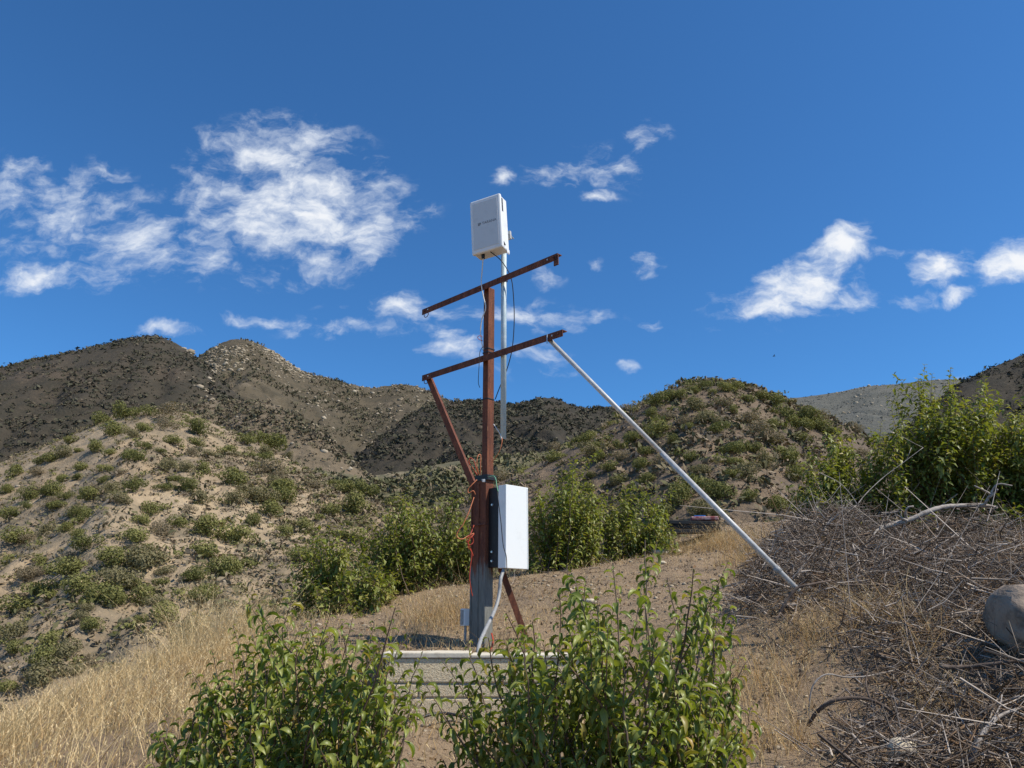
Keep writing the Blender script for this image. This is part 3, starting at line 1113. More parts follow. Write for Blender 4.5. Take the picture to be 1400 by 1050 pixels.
cable('flexible_conduit', [Vector((CF.x, CF.y, cz0 + .01)) + B * .17 - N * .03, at(684.5, 792, 6.86), at(683, 808, 6.84), at(680, 824, 6.78), at(674, 840, 6.66), at(665, 858, 6.45), at(657, 876, 6.22), at(654, 888, 6.1), at(654.5, 902, 6.0)], .0165, M['conduit'],
      'grey flexible conduit curving from the cabinet down to the concrete', 'conduit')
# junction box
jz1, jz0 = at(640, 832, 6.95).z, at(640, 856, 6.95).z
jc = LOW - B * .128 + N * .075
jb = empty('junction_box', (jc.x, jc.y, jz0))
tag(jb, 'small white junction box at the foot of the post', 'box')
m = MB()
m.box((jc.x, jc.y, (jz0 + jz1) / 2), B, N, UP, .027, .040, (jz1 - jz0) / 2, .004)
m.build('body', M['white_paint'], jb)
m = MB()
m.box((jc.x, jc.y, (jz0 + jz1) / 2), B, N, UP, .021, .044, (jz1 - jz0) / 2 - .008, .003)
m.build('cover', M['conduit'], jb)
m = MB()
m.tube([(jc.x, jc.y, jz0 + .01), (jc.x, jc.y, gz(jc.x, jc.y) - .03)], .012, 8)
m.build('riser_pipe', M['conduit'], jb)
# orange ground wires stub
cable('wire_stub', pix([(672, 866, 6.7), (674, 876, 6.62), (672, 886, 6.56), (668, 893, 6.5)]), .007, M['red_wire'], 'orange-red wire end poking from the ground beside the conduit', 'wire')

# long strut pipe
st0 = on_bar(LL, LR, Vector((0, 0, 0)), 752) - UP * .03 - N * .02
st1 = at(1088, 804, 5.75)
sd = (st1 - st0).normalized()
strut = empty('strut_pipe', st1)
tag(strut, 'long galvanised steel pipe slanting from the lower crossbar to the brush', 'pipe')
j = st0 + (st1 - st0) * .52
j2 = st0 + (st1 - st0) * .93
m = MB()
m.tube([st0 - sd * .03, j], .0200, 14)
m.build('upper_tube', M['galv'], strut, smooth=True)
m = MB()
m.tube([j - sd * .05, st1 + sd * .03], .0215, 14)
m.build('lower_tube', M['galv'], strut, smooth=True)
m = MB()
m.tube([j2, j2 + sd * .05], .0255, 14)
m.build('coupling', M['conduit'], strut, smooth=True)
m = MB()
m.tube([st0 - sd * .02 - N * .03 - UP * .02, st0 - sd * .02 - N * .03 + UP * .05, st0 + N * .06 + UP * .05, st0 + N * .06 - UP * .03], .006, 6)
m.build('u_bolt', M['steel'], strut)

# ------------------------------------------------------------------ concrete footing wall
wl = empty('concrete_wall', (-.25, 5.9, gz(-.25, 5.7)))
tag(wl, 'low pebbly concrete wall in courses in front of the post', 'wall')
rr_ = random.Random(3)
rows = [(-.300, -.462, [-.9, .12, .50]), (-.470, -.558, [-.9, -.66, .50]), (-.566, -.92, [-.9, .28, .50])]
for z1_, z0_, xs in rows:
    for i in range(len(xs) - 1):
        x0, x1 = xs[i] + .004, xs[i + 1] - .004
        m = MB()
        dy = rr_.uniform(-.008, .008)
        m.box(((x0 + x1) / 2, 5.90 + dy, EYE + (z0_ + z1_) / 2), (1, 0, 0), (0, 1, 0), (0, 0, 1), (x1 - x0) / 2, .115, (z1_ - z0_) / 2, .010)
        m.build('block', M['concrete'], wl)
m = MB()
m.box((-.19, 5.908, EYE - .61), (1, 0, 0), (0, 1, 0), (0, 0, 1), .685, .105, .30, .004)
m.build('mortar_core', M['concrete_cap'], wl)
for x0, x1, zt in ((-.92, -.30, -.258), (-.292, .52, -.272)):
    m = MB()
    m.box(((x0 + x1) / 2, 5.925, EYE + (zt - .298) / 2), (1, 0, 0), (0, 1, 0), (0, 0, 1), (x1 - x0) / 2, .155, (zt + .298) / 2, .008)
    m.build('cap_slab', M['concrete_cap'], wl)


# ------------------------------------------------------------------ leaves, shrubs, bushes
def leaf_template(nseg, width, fold, curl, petiole=.12):
    """folded, down-curled leaf along x, length 1; returns verts, quads, midrib flag"""
    xs = np.linspace(0, 1, nseg + 1)
    V, mid = [], []
    ang = 0.0
    px_, pz_ = 0.0, 0.0
    prev = 0.0
    for x in xs:
        ds = x - prev
        prev = x
        ang = curl * max(0, x - petiole) ** 1.3
        px_ += ds * math.cos(ang)
        pz_ -= ds * math.sin(ang)
        t = max(0.0, (x - petiole) / (1 - petiole))
        wd = width * (math.sin(math.pi * min(1, t ** .72)) ** .85 if 0 < t < 1 else 0.0) + .008
        nx, nz = math.sin(ang), math.cos(ang)
        lift = wd * fold
        V.append((px_ + nx * lift, wd, pz_ + nz * lift))
        V.append((px_, 0, pz_))
        V.append((px_ + nx * lift, -wd, pz_ + nz * lift))
        mid += [0, 1, 0]
    F = []
    for i in range(nseg):
        a = i * 3
        F += [(a, a + 1, a + 4, a + 3), (a + 1, a + 2, a + 5, a + 4)]
    return np.array(V), np.array(F), np.array(mid, dtype=float)


LEAF_NEAR = [leaf_template(6, w_, f_, c_) for w_, f_, c_ in ((.15, 1.1, 2.0), (.17, .8, 1.5), (.14, 1.4, 2.6), (.17, .7, 1.9), (.13, 1.6, 3.0), (.16, .9, 1.0))]
LEAF_MASS = [leaf_template(4, w_, f_, c_) for w_, f_, c_ in ((.15, 1.1, 2.0), (.17, .8, 1.5), (.14, 1.4, 2.6), (.17, .7, 1.9), (.13, 1.6, 3.0), (.16, .9, 1.0))]
LEAF_MID = [leaf_template(2, w_, f_, c_) for w_, f_, c_ in ((.20, .6, 1.0), (.22, .45, .7), (.18, .8, 1.4), (.2, .3, .5))]


def unit(a):
    return a / np.maximum(np.linalg.norm(a, axis=-1, keepdims=True), 1e-9)


def leaf_frames(O, D, Nn):
    X = unit(D)
    Y = unit(np.cross(Nn, X))
    Z = np.cross(X, Y)
    return X, Y, Z


def join_leaves(O, X, Y, Z, L, tint, age, templates, rng):
    Vs, Fs, Cs, n = [], [], [], 0
    which = rng.integers(0, len(templates), len(O))
    for k, (tv, tf, tm) in enumerate(templates):
        s = np.where(which == k)[0]
        if len(s) == 0:
            continue
        v = O[s, None, :] + L[s, None, None] * (tv[None, :, 0:1] * X[s, None, :] + tv[None, :, 1:2] * Y[s, None, :] + tv[None, :, 2:3] * Z[s, None, :])
        nv = tv.shape[0]
        f = tf[None] + (np.arange(len(s)) * nv)[:, None, None] + n
        c = np.zeros((len(s), nv, 3))
        c[..., 0] = tint[s, None]
        c[..., 1] = tm[None]
        c[..., 2] = age[s, None]
        Vs.append(v.reshape(-1, 3))
        Fs.append(f.reshape(-1, tf.shape[1]))
        Cs.append(c.reshape(-1, 3))
        n += len(s) * nv
    return np.concatenate(Vs), np.concatenate(Fs), np.concatenate(Cs)


LEAF_VARIANTS = []


def leaf_variants():
    if LEAF_VARIANTS:
        return LEAF_VARIANTS
    for k in range(18):
        tv, tf, tm = LEAF_NEAR[k % len(LEAF_NEAR)]
        c = np.zeros((len(tv), 3))
        c[:, 0] = (k // 6) * .4 + .1
        c[:, 1] = tm
        c[:, 2] = .5 if k in (4, 10) else 0.0
        LEAF_VARIANTS.append(np_mesh('leaf', tv, tf, M['leaf'], c, smooth=True))
    return LEAF_VARIANTS


def bush(name, label, base, tips, leaf_len, seed, near, nsub=2, spacing=.024, n_obj=0, start=.3, mat='leaf_mid', stem_r=.009, group=None, base_spread=.12, bow=.12, red=.35, cat='bush', templates=None):
    rng = np.random.default_rng(seed)
    bz_ = gz(base[0], base[1])
    root = empty(name, (base[0], base[1], bz_))
    tag(root, label, cat, group)
    stems = []
    for tip in tips:
        tip = np.array(tip, dtype=float)
        b0 = np.array([base[0] + rng.normal(0, base_spread), base[1] + rng.normal(0, base_spread), 0])
        b0 = b0 + .35 * np.array([tip[0] - base[0], tip[1] - base[1], 0]) * rng.uniform(.4, 1.0)
        b0[2] = gz(b0[0], b0[1]) - .04
        L = np.linalg.norm(tip - b0)
        c = b0 * .5 + tip * .5 + np.array([tip[0] - b0[0], tip[1] - b0[1], 0]) * rng.uniform(.05, .3) + rng.normal(0, bow * L * .4, 3) * np.array([1, 1, .2])
        t = np.linspace(0, 1, 12)[:, None]      # stem
        pts = (1 - t) ** 2 * b0 + 2 * t * (1 - t) * c + t * t * tip
        pts[1:-1] += rng.normal(0, .006, (10, 3))
        stems.append((pts, stem_r * rng.uniform(.7, 1.1), start))
        for _ in range(nsub):
            ts = rng.uniform(.3, .85)
            p0_ = pts[int(ts * 11)]
            ln = L * rng.uniform(.18, .38)
            th = rng.uniform(0, 2 * math.pi)
            dr_ = np.array([math.cos(th) * .6, math.sin(th) * .6, rng.uniform(.5, 1.1)])
            dr_ = dr_ / np.linalg.norm(dr_)
            q = np.linspace(0, 1, 7)[:, None]
            sp = p0_ + dr_ * ln * q + np.array([0, 0, .12 * ln]) * q * q
            stems.append((sp, stem_r * .5, .1))
    # stems mesh
    SV_, SF, SC, n = [], [], [], 0
    sides = 5 if near else 3
    for pts, r0, _ in stems:
        k = len(pts)
        tan = unit(np.gradient(pts, axis=0))
        ref = np.array([0.3, .9, .1])
        a = unit(np.cross(tan, ref))
        b_ = np.cross(tan, a)
        rad = np.linspace(r0, r0 * .28, k)[:, None, None]
        th = np.arange(sides) * 2 * math.pi / sides
        ring = pts[:, None, :] + rad * (a[:, None, :] * np.cos(th)[None, :, None] + b_[:, None, :] * np.sin(th)[None, :, None])
        SV_.append(ring.reshape(-1, 3))
        SF.append(grid_faces(k, sides, True) + n)
        cc_ = np.zeros((k * sides, 3))
        cc_[:, 0] = rng.uniform(0, .8)
        SC.append(cc_)
        n += k * sides
    off = np.array([base[0], base[1], bz_])
    link_obj('stems', np_mesh('stems', np.concatenate(SV_) - off, np.concatenate(SF), M['stem'], np.concatenate(SC), smooth=True), root)
    # leaves
    O, D, NN, LL_, AG = [], [], [], [], []
    for pts, r0, st in stems:
        seg = np.linalg.norm(np.diff(pts, axis=0), axis=1)
        cum = np.concatenate([[0], np.cumsum(seg)])
        L = cum[-1]
        s = np.arange(L * st, L, spacing * rng.uniform(.85, 1.2))
        if len(s) < 2:
            continue
        s = s + rng.uniform(-.3, .3, len(s)) * spacing
        s = np.clip(s, 0, L)
        P = np.stack([np.interp(s, cum, pts[:, i]) for i in range(3)], -1)
        tan = unit(np.stack([np.interp(s, cum, np.gradient(pts[:, i], cum)) for i in range(3)], -1))
        k = np.arange(len(s))
        ph = k * 2.39996 + rng.uniform(0, 6.28) + rng.normal(0, .3, len(s))
        a = unit(np.cross(tan, np.array([.2, .3, 1.0]) + rng.normal(0, .01, 3)))
        bad = np.linalg.norm(np.cross(tan, np.array([.2, .3, 1.0])), axis=1) < .1
        a[bad] = [1, 0, 0]
        b_ = np.cross(tan, a)
        rad = a * np.cos(ph)[:, None] + b_ * np.sin(ph)[:, None]
        tt = s / L
        lift = np.where(tt > .9, .9, rng.uniform(-.25, .55, len(s)))[:, None]
        d = unit(rad + tan * lift + np.array([0, 0, -.10]))
        nrm = unit(tan * .9 + np.array([0, 0, .8]) + rng.normal(0, .35, (len(s), 3)))
        O.append(P + rad * r0 * .5)
        D.append(d)
        NN.append(nrm)
        LL_.append(leaf_len * rng.uniform(.55, 1.3, len(s)) * np.where(tt > .93, .55, 1.0))
        AG.append(np.where(tt > .92, rng.uniform(0, red, len(s)), np.where(rng.random(len(s)) < .11, rng.uniform(.2, 1, len(s)), 0)))
    O, D, NN, LL_, AG = (np.concatenate(v) for v in (O, D, NN, LL_, AG))
    tint = np.clip(rng.normal(.42, .36, len(O)), 0, 1)
    X, Y, Z = leaf_frames(O, D, NN)
    keep = np.ones(len(O), dtype=bool)
    if n_obj:
        dist = np.hypot(O[:, 0], O[:, 1]) - .25 * (O[:, 2] - bz_) - LL_ * 2
        dep = O[:, 1] * CP + (O[:, 2] - EYE) * SP
        sy = 525 - 1050 * ((O[:, 2] - EYE) * CP - O[:, 1] * SP) / dep
        dist = dist + np.where(sy > 1045, 10, 0)
        pick = np.argsort(dist)[:n_obj]
        keep[pick] = False
        vars_ = leaf_variants()
        for i in pick:
            k = min(2, int(tint[i] * 3)) * 6 + int(rng.integers(0, 6))
            if AG[i] < .2 and k in (4, 10):
                k -= 1
            o_ = bpy.data.objects.new('leaf', vars_[k])
            col.objects.link(o_)
            o_.parent = root
            m4 = Matrix.Identity(4)
            for q, ax in enumerate((X[i], Y[i], Z[i])):
                for w_ in range(3):
                    m4[w_][q] = ax[w_] * LL_[i]
            m4.translation = Vector(O[i] - off)
            o_.matrix_local = m4
    s = np.where(keep)[0]
    v, f, c = join_leaves(O[s], X[s], Y[s], Z[s], LL_[s], tint[s], AG[s], templates or (LEAF_MASS if near else LEAF_MID), rng)
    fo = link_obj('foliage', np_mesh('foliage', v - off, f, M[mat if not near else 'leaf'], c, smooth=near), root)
    tag(fo, kind='stuff')
    return root


def tips_under(env, n, d0, d1, seed, low, drop=160, power=1.2):
    """crown tips: along the outline of the crown and scattered below it"""
    rng = np.random.default_rng(seed)
    xs = np.array([e[0] for e in env], dtype=float)
    ys = np.array([e[1] for e in env], dtype=float)
    out = []
    for x, y in env:
        p = at(x, y, rng.uniform(d0, d1))
        out.append(p)
    for _ in range(n):
        x = rng.uniform(xs[0], xs[-1])
        y = min(np.interp(x, xs, ys) + 14 + rng.uniform(0, 1) ** power * drop, low)
        out.append(at(x, y, rng.uniform(d0, d1)))
    return out


env_m = [(605, 905), (640, 880), (668, 872), (692, 838), (728, 850), (765, 812), (775, 772), (800, 800), (838, 775), (882, 738), (912, 790), (948, 778), (975, 800), (1002, 848), (1020, 905), (1032, 960)]
bush('laurel_bush', 'leafy green bush with upright reddish stems in front of the concrete wall', (.42, 3.55), tips_under(env_m, 70, 3.05, 3.95, 5, 1060, 250, .85), .070, 11, True, 2, .0175, 300, .28, stem_r=.008, base_spread=.16)
env_l = [(205, 1000), (228, 975), (262, 920), (290, 890), (318, 855), (345, 868), (372, 868), (400, 800), (425, 850), (452, 838), (482, 845), (512, 848), (540, 832), (562, 868), (578, 890), (582, 950)]
bush('laurel_bush', 'leafy yellow-green bush beside the dry grass left of the concrete wall', (-.95, 3.45), tips_under(env_l, 100, 3.0, 4.0, 6, 1060, 210, .85), .063, 12, True, 2, .0165, 300, .25, stem_r=.007, base_spread=.18)

# bushes in the middle distance
MIDS = [
    ('small laurel bush at the left end of the row behind the post', 450, 850, 9.6, [(418, 765), (436, 742), (452, 738), (470, 768), (490, 790), (415, 800)], 26, 60),
    ('wide low laurel bush in the row behind the post', 480, 862, 9.2, [(425, 830), (445, 805), (470, 790), (500, 775), (525, 790), (540, 815)], 34, 60),
    ('tall dense laurel bush in the row behind the post', 555, 846, 10.0, [(512, 735), (530, 712), (548, 700), (560, 688), (574, 700), (592, 715), (604, 745)], 46, 100),
    ('narrow laurel bush just left of the rusty post', 622, 832, 10.2, [(596, 760), (612, 728), (622, 700), (634, 735), (650, 745), (665, 740)], 34, 80),
    ('tall laurel bush with a pointed top right behind the white cabinet', 770, 806, 10.4, [(722, 720), (735, 690), (748, 700), (768, 680), (780, 652), (788, 648), (798, 668), (810, 695), (826, 705)], 60, 110),
    ('broad laurel bush beside the stacked black panels', 865, 782, 10.9, [(822, 705), (838, 700), (852, 690), (868, 702), (884, 682), (898, 690), (908, 705), (914, 725)], 46, 80),
    ('tall laurel bush with spiky tops behind the brush pile', 1275, 742, 9.4, [(1205, 600), (1222, 562), (1240, 590), (1264, 522), (1272, 560), (1300, 526), (1312, 580), (1330, 565), (1346, 545), (1358, 590), (1375, 600)], 64, 150),
    ('small pale laurel bush at the left end of the brush pile', 1150, 752, 9.6, [(1095, 690), (1105, 665), (1122, 645), (1145, 606), (1160, 635), (1180, 645), (1200, 630), (1215, 650)], 56, 90),
    ('brownish laurel bush behind the brush pile at its right end', 1395, 735, 9.2, [(1358, 620), (1378, 590), (1395, 575), (1410, 590), (1430, 570), (1380, 640)], 36, 110),
]
rs0 = random.Random(5)
MIDS = [(lb, bx, by, d, [(ex, ey - (26 if bx < 1000 else 24)) for ex, ey in env], n, dr_ + 20) for lb, bx, by, d, env, n, dr_ in MIDS]
for k, (lb, bx, by, d, env, n, dr_) in enumerate(MIDS):
    u_, _ = ray(bx, by)
    bush('laurel_bush', lb, (u_ * d, d), tips_under(sorted(env + [(ex + rs0.uniform(-12, 12), ey + rs0.uniform(4, 22)) for ex, ey in env for _ in range(2)]), int(n * 1.25), d - .45, d + .45, 40 + k, by - 14, dr_), (.084 if bx < 1000 else .098), 60 + k, False, 2, .0180, 0, .12, stem_r=.009, base_spread=.25, red=.8 if 'brown' in lb or 'pale' in lb else .5)


def blob_shrub(seed, n, h, size, open_=.35):
    """rounded shrub of width 1: leaf clump faces through the crown's volume"""
    rng = np.random.default_rng(seed)
    nl = 7
    cx = np.stack([rng.normal(0, .2, nl), rng.normal(0, .2, nl), rng.uniform(.25, .62, nl) * h], -1)
    rad = rng.uniform(.22, .36, nl)
    k = rng.integers(0, nl, n)
    d = unit(rng.normal(0, 1, (n, 3)))
    rr2 = rad[k] * (1 - open_ * rng.random(n) ** 2)
    P = cx[k] + d * rr2[:, None] * np.array([1.1, 1.1, h * .95])
    P[:, 2] = np.maximum(P[:, 2], .01 + rng.random(n) * .06)
    nn = unit(d + rng.normal(0, .55, (n, 3)) + np.array([0, 0, .25]))
    a = unit(np.cross(nn, rng.normal(0, 1, (n, 3))))
    b_ = np.cross(nn, a)
    s = size * rng.uniform(.6, 1.4, n)[:, None]
    Q = np.stack([P - a * s * 1.3, P - b_ * s * .6, P + a * s * 1.3, P + b_ * s * .6], 1)
    F = np.arange(n * 4).reshape(-1, 4)
    c = np.zeros((n, 4, 3))
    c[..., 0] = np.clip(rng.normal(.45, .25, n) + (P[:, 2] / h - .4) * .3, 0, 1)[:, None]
    return Q.reshape(-1, 3), F, c.reshape(-1, 3)


def shrub_mesh(seed, h, kind):
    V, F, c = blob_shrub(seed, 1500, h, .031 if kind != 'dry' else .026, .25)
    if kind == 'dry':
        c[:, 2] = .85
        c[:, 0] *= .5
    elif kind == 'grey':
        c[:, 2] = .45
        c[:, 0] *= .45
    elif kind == 'bright':
        c[:, 0] = np.clip(c[:, 0] + .35, 0, 1)
    elif kind == 'dark':
        c[:, 0] *= .35
    return np_mesh('shrub', V, F, M['shrub'], c)


SHRUBS = {k: [shrub_mesh(200 + i * 7 + j, .70 + .09 * i, k) for i in range(4)] for j, k in enumerate(('olive', 'bright', 'dark', 'grey', 'dry'))}
rs = random.Random(19)
KIND = {'olive': 'olive green', 'bright': 'bright green', 'dark': 'dark green', 'grey': 'grey-green', 'dry': 'brown'}
placed = []


def place_shrub(hk, px, py, wpx, kind, base_of=True):
    hill = H[hk]
    p = hill.hit(px, py + wpx * .22)
    if p is None:
        v, Yc, _ = hill.crest_at(np.array([ray(px, py)[0]]))
        y_ = float(Yc[0]) * .985
        u_ = ray(px, py)[0]
        p = Vector((u_ * y_, y_, float(hill.z(np.array([u_]), np.array([y_]))[0])))
    dep = p.y * CP + (p.z - EYE) * SP
    W = wpx / 1050 * dep
    o = bpy.data.objects.new('shrub', rs.choice(SHRUBS[kind]))
    col.objects.link(o)
    o.location = (p.x, p.y, p.z - .10 * W)
    s = W * rs.uniform(1.05, 1.25)
    o.scale = (s, s * rs.uniform(.85, 1.1), s * rs.uniform(.85, 1.15))
    o.rotation_euler = (0, 0, rs.uniform(0, 6.28))
    _, Yc_, Y0_ = hill.crest_at(np.array([p.x / p.y]))
    fr = (p.y - float(Y0_[0])) / float(Yc_[0] - Y0_[0])
    where = 'at the crest of' if fr > .9 else 'high up on' if fr > .62 else 'half way up' if fr > .36 else 'low down on' if fr > .18 else 'near the foot of'
    size = 'tiny' if W < 1.0 else 'small' if W < 1.6 else 'middling' if W < 2.3 else 'large' if W < 3.2 else 'huge'
    asp = o.scale.z / o.scale.x
    shape = 'flat' if asp < .93 else 'rounded' if asp < 1.05 else 'upright'
    near_ = min((math.hypot(p.x - q[0], p.y - q[1]) for q in placed), default=99) < W * 1.3
    tag(o, f"{size} {shape} {KIND[kind]} shrub {'crowding another ' if near_ else 'on its own '}{where} the {'sunlit tan hillside' if hk == 'lit' else 'domed scrubby knoll'}", 'shrub', 'shrubs on the sunlit hillside' if hk == 'lit' else 'shrubs on the knoll')
    placed.append((p.x, p.y, W))


A1 = [(500, 797, 85, 'bright'), (325, 830, 85, 'dark'), (395, 885, 95), (262, 915, 105), (170, 985, 105), (295, 990, 105), (60, 795, 90), (750, 845, 110), (855, 790, 105, 'bright'), (825, 905, 105), (710, 940, 80, 'dark'),
      (520, 735, 50, 'bright'), (550, 700, 70), (650, 740, 70), (735, 660, 70, 'grey'), (860, 580, 90), (690, 620, 70, 'dark'), (640, 580, 50, 'dark'), (500, 615, 60, 'dark'), (600, 612, 50, 'dark'), (375, 585, 45, 'dark'), (400, 630, 60, 'grey'),
      (330, 650, 70), (285, 580, 30, 'dark'), (205, 683, 55, 'dark'), (300, 715, 55, 'dark'), (115, 640, 60, 'dark'), (190, 625, 75), (40, 712, 80), (225, 580, 40), (240, 650, 45, 'dark'), (390, 540, 45, 'bright'), (300, 535, 60), (420, 400, 80),
      (490, 485, 45), (525, 465, 45, 'dark'), (590, 480, 35, 'dark'), (405, 478, 45, 'bright'), (350, 470, 60), (485, 413, 50, 'grey'), (535, 390, 60), (610, 397, 55, 'dry'), (635, 443, 50), (730, 400, 75, 'dark'), (720, 445, 55), (700, 370, 40, 'dark'),
      (840, 475, 55), (750, 545, 50), (690, 545, 50, 'grey'), (930, 490, 60), (980, 430, 110, 'dark'), (910, 440, 60), (1040, 600, 100), (1040, 650, 100), (930, 735, 60), (1050, 770, 60, 'bright'), (935, 645, 90, 'grey'), (910, 890, 50), (985, 535, 100, 'dry'),
      (440, 660, 60, 'grey'), (760, 770, 100), (160, 785, 60, 'grey'), (240, 765, 45), (90, 945, 65, 'dry'), (440, 955, 120, 'grey'), (545, 890, 100, 'grey'), (590, 780, 80, 'dry'), (1270, 615, 60), (1340, 630, 80, 'dark'), (1220, 705, 70), (1310, 690, 90),
      (1130, 860, 110), (1290, 790, 90), (1120, 760, 70), (60, 1040, 120), (410, 1010, 110), (530, 1020, 100), (750, 1010, 100), (150, 880, 60), (380, 360, 60, 'dark'), (450, 345, 70, 'dark'), (560, 330, 60, 'dark'), (620, 345, 80, 'dry'), (180, 505, 60), (230, 490, 55, 'grey'), (265, 435, 50),
      (860, 660, 70, 'grey'), (1150, 600, 60, 'dry'), (1000, 700, 80), (20, 880, 60), (20, 620, 50), (700, 490, 40, 'dry'), (440, 560, 40, 'dry'), (130, 560, 50, 'dry'), (50, 560, 60)]
for e in A1:
    place_shrub('lit', e[0] / 2.692, 440 + e[1] / 2.692, e[2] / 2.692, e[3] if len(e) > 3 else 'olive')
A2 = [(740, 330, 110, 'bright'), (700, 255, 80, 'grey'), (920, 230, 100), (240, 410, 90, 'bright'), (410, 385, 80), (170, 510, 130), (110, 135, 85, 'dry'), (640, 65, 140, 'grey'), (300, 470, 110, 'grey'), (190, 600, 140, 'grey'), (860, 390, 120, 'grey'), (500, 240, 90), (590, 170, 90), (880, 130, 90, 'dark'), (1020, 100, 130), (60, 400, 110, 'grey'), (640, 330, 60), (60, 470, 80), (400, 520, 90, 'dry'), (30, 640, 100), (330, 560, 100, 'grey')]
for e in A2:
    place_shrub('lit', e[0] / 3.333, 750 + e[1] / 3.333, e[2] / 3.333, e[3] if len(e) > 3 else 'olive')
E1 = [(735, 100, 70, 'bright'), (785, 103, 50, 'bright'), (690, 118, 40), (725, 165, 70, 'dry'), (840, 235, 90, 'dry'), (770, 200, 50), (690, 275, 80, 'dark'), (640, 235, 70, 'grey'), (580, 275, 60), (600, 180, 80, 'grey'), (505, 140, 70), (430, 290, 90, 'bright'), (480, 230, 60, 'dry'), (415, 215, 60), (330, 325, 70), (380, 370, 70, 'dark'),
      (190, 405, 60), (245, 440, 70), (370, 445, 80), (275, 500, 70), (360, 540, 80), (405, 500, 60), (765, 365, 90, 'dark'), (790, 410, 60, 'bright'), (735, 420, 60, 'dark'), (600, 520, 110), (640, 455, 80, 'grey'), (540, 590, 110), (720, 560, 120, 'dark'), (850, 575, 80), (1050, 310, 70), (1040, 250, 70), (940, 265, 60), (1010, 215, 100, 'dark'), (1100, 240, 100, 'dark'),
      (1150, 260, 90), (960, 160, 80), (450, 155, 70, 'dark'), (140, 325, 80), (920, 430, 90, 'grey'), (1040, 480, 90), (560, 400, 70), (520, 330, 60, 'dark'), (850, 150, 60), (640, 92, 50, 'dark'), (590, 110, 60), (545, 130, 60), (880, 300, 90, 'dry'), (960, 340, 80, 'dry'), (870, 370, 80, 'dark'), (1000, 400, 90), (820, 480, 90, 'grey'), (460, 420, 60, 'dry'), (300, 400, 60, 'dry'), (900, 140, 70), (1080, 270, 80), (1190, 290, 80, 'dark'), (480, 640, 90), (640, 640, 100, 'grey'), (960, 620, 90), (300, 620, 80, 'dry')]
for e in E1:
    place_shrub('knoll', 760 + e[0] / 3.18, 500 + e[1] / 3.18, e[2] / 3.18, e[3] if len(e) > 3 else 'olive')
while len(placed) < 296:
    if rs.random() < .55:
        place_shrub('lit', rs.uniform(0, 600), rs.uniform(580, 900), rs.uniform(10, 26), rs.choice(['olive', 'grey', 'dry', 'dry', 'grey', 'dark']))
    else:
        place_shrub('knoll', rs.uniform(640, 1230), rs.uniform(545, 720), rs.uniform(12, 30), rs.choice(['olive', 'grey', 'dry', 'dry', 'dark']))


def tuft_template(seed, n, h, size):
    V, F, c = blob_shrub(seed, n, h, size, .2)
    return V.reshape(-1, 4, 3), c.reshape(-1, 4, 3)


def scatter(name, hk, n, wr, mat, seed, age, ntri=9, size=.20, dens=None, clump=.03, tint_mul=1.0, front=(0, 1.0), aspect=.6):
    hill = H[hk]
    rng = np.random.default_rng(seed)
    u = rng.uniform(max(hill.u[0], -.95), min(hill.u[-1], .95), n * 6)
    _, Yc, Y0 = hill.crest_at(u)
    s = front[0] + (front[1] - front[0]) * rng.random(len(u)) ** .7
    y = Y0 + s * (Yc - Y0)
    x = u * y
    pr = fbm(x * clump, y * clump, seed, 4) * 1.4 + .5 if dens is None else dens(x, y, u, s)
    ok = np.where(rng.random(len(u)) < np.clip(pr, 0.03, 1))[0][:n]
    x, y, u = x[ok], y[ok], u[ok]
    z = hill.z(u, y)
    W = rng.uniform(wr[0], wr[1], len(x)) * (.7 + .6 * rng.random(len(x)) ** 2)
    tpl = [tuft_template(seed + 100 + i, ntri, aspect, size) for i in range(6)]
    which = rng.integers(0, 6, len(x))
    th = rng.uniform(0, 6.28, len(x))
    Vs, Cs = [], []
    tv = np.clip(rng.normal(.45, .25, len(x)), 0, 1) * tint_mul
    ag = np.where(rng.random(len(x)) < age, rng.uniform(.4, 1, len(x)), 0)
    for k, (V, c) in enumerate(tpl):
        i = np.where(which == k)[0]
        cs, sn = np.cos(th[i])[:, None, None], np.sin(th[i])[:, None, None]
        vx = V[None, ..., 0] * cs - V[None, ..., 1] * sn
        vy = V[None, ..., 0] * sn + V[None, ..., 1] * cs
        w_ = W[i][:, None, None]
        v = np.stack([vx * w_ + x[i][:, None, None], vy * w_ + y[i][:, None, None], V[None, ..., 2] * w_ + z[i][:, None, None] - .06 * w_], -1)
        cc_ = np.zeros(v.shape)
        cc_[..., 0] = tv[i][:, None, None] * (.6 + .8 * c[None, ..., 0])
        cc_[..., 2] = ag[i][:, None, None]
        Vs.append(v.reshape(-1, 3))
        Cs.append(np.clip(cc_.reshape(-1, 3), 0, 1))
    V = np.concatenate(Vs)
    me = np_mesh(name, V, np.arange(len(V)).reshape(-1, 4), mat, np.concatenate(Cs))
    return link_obj(name, me)


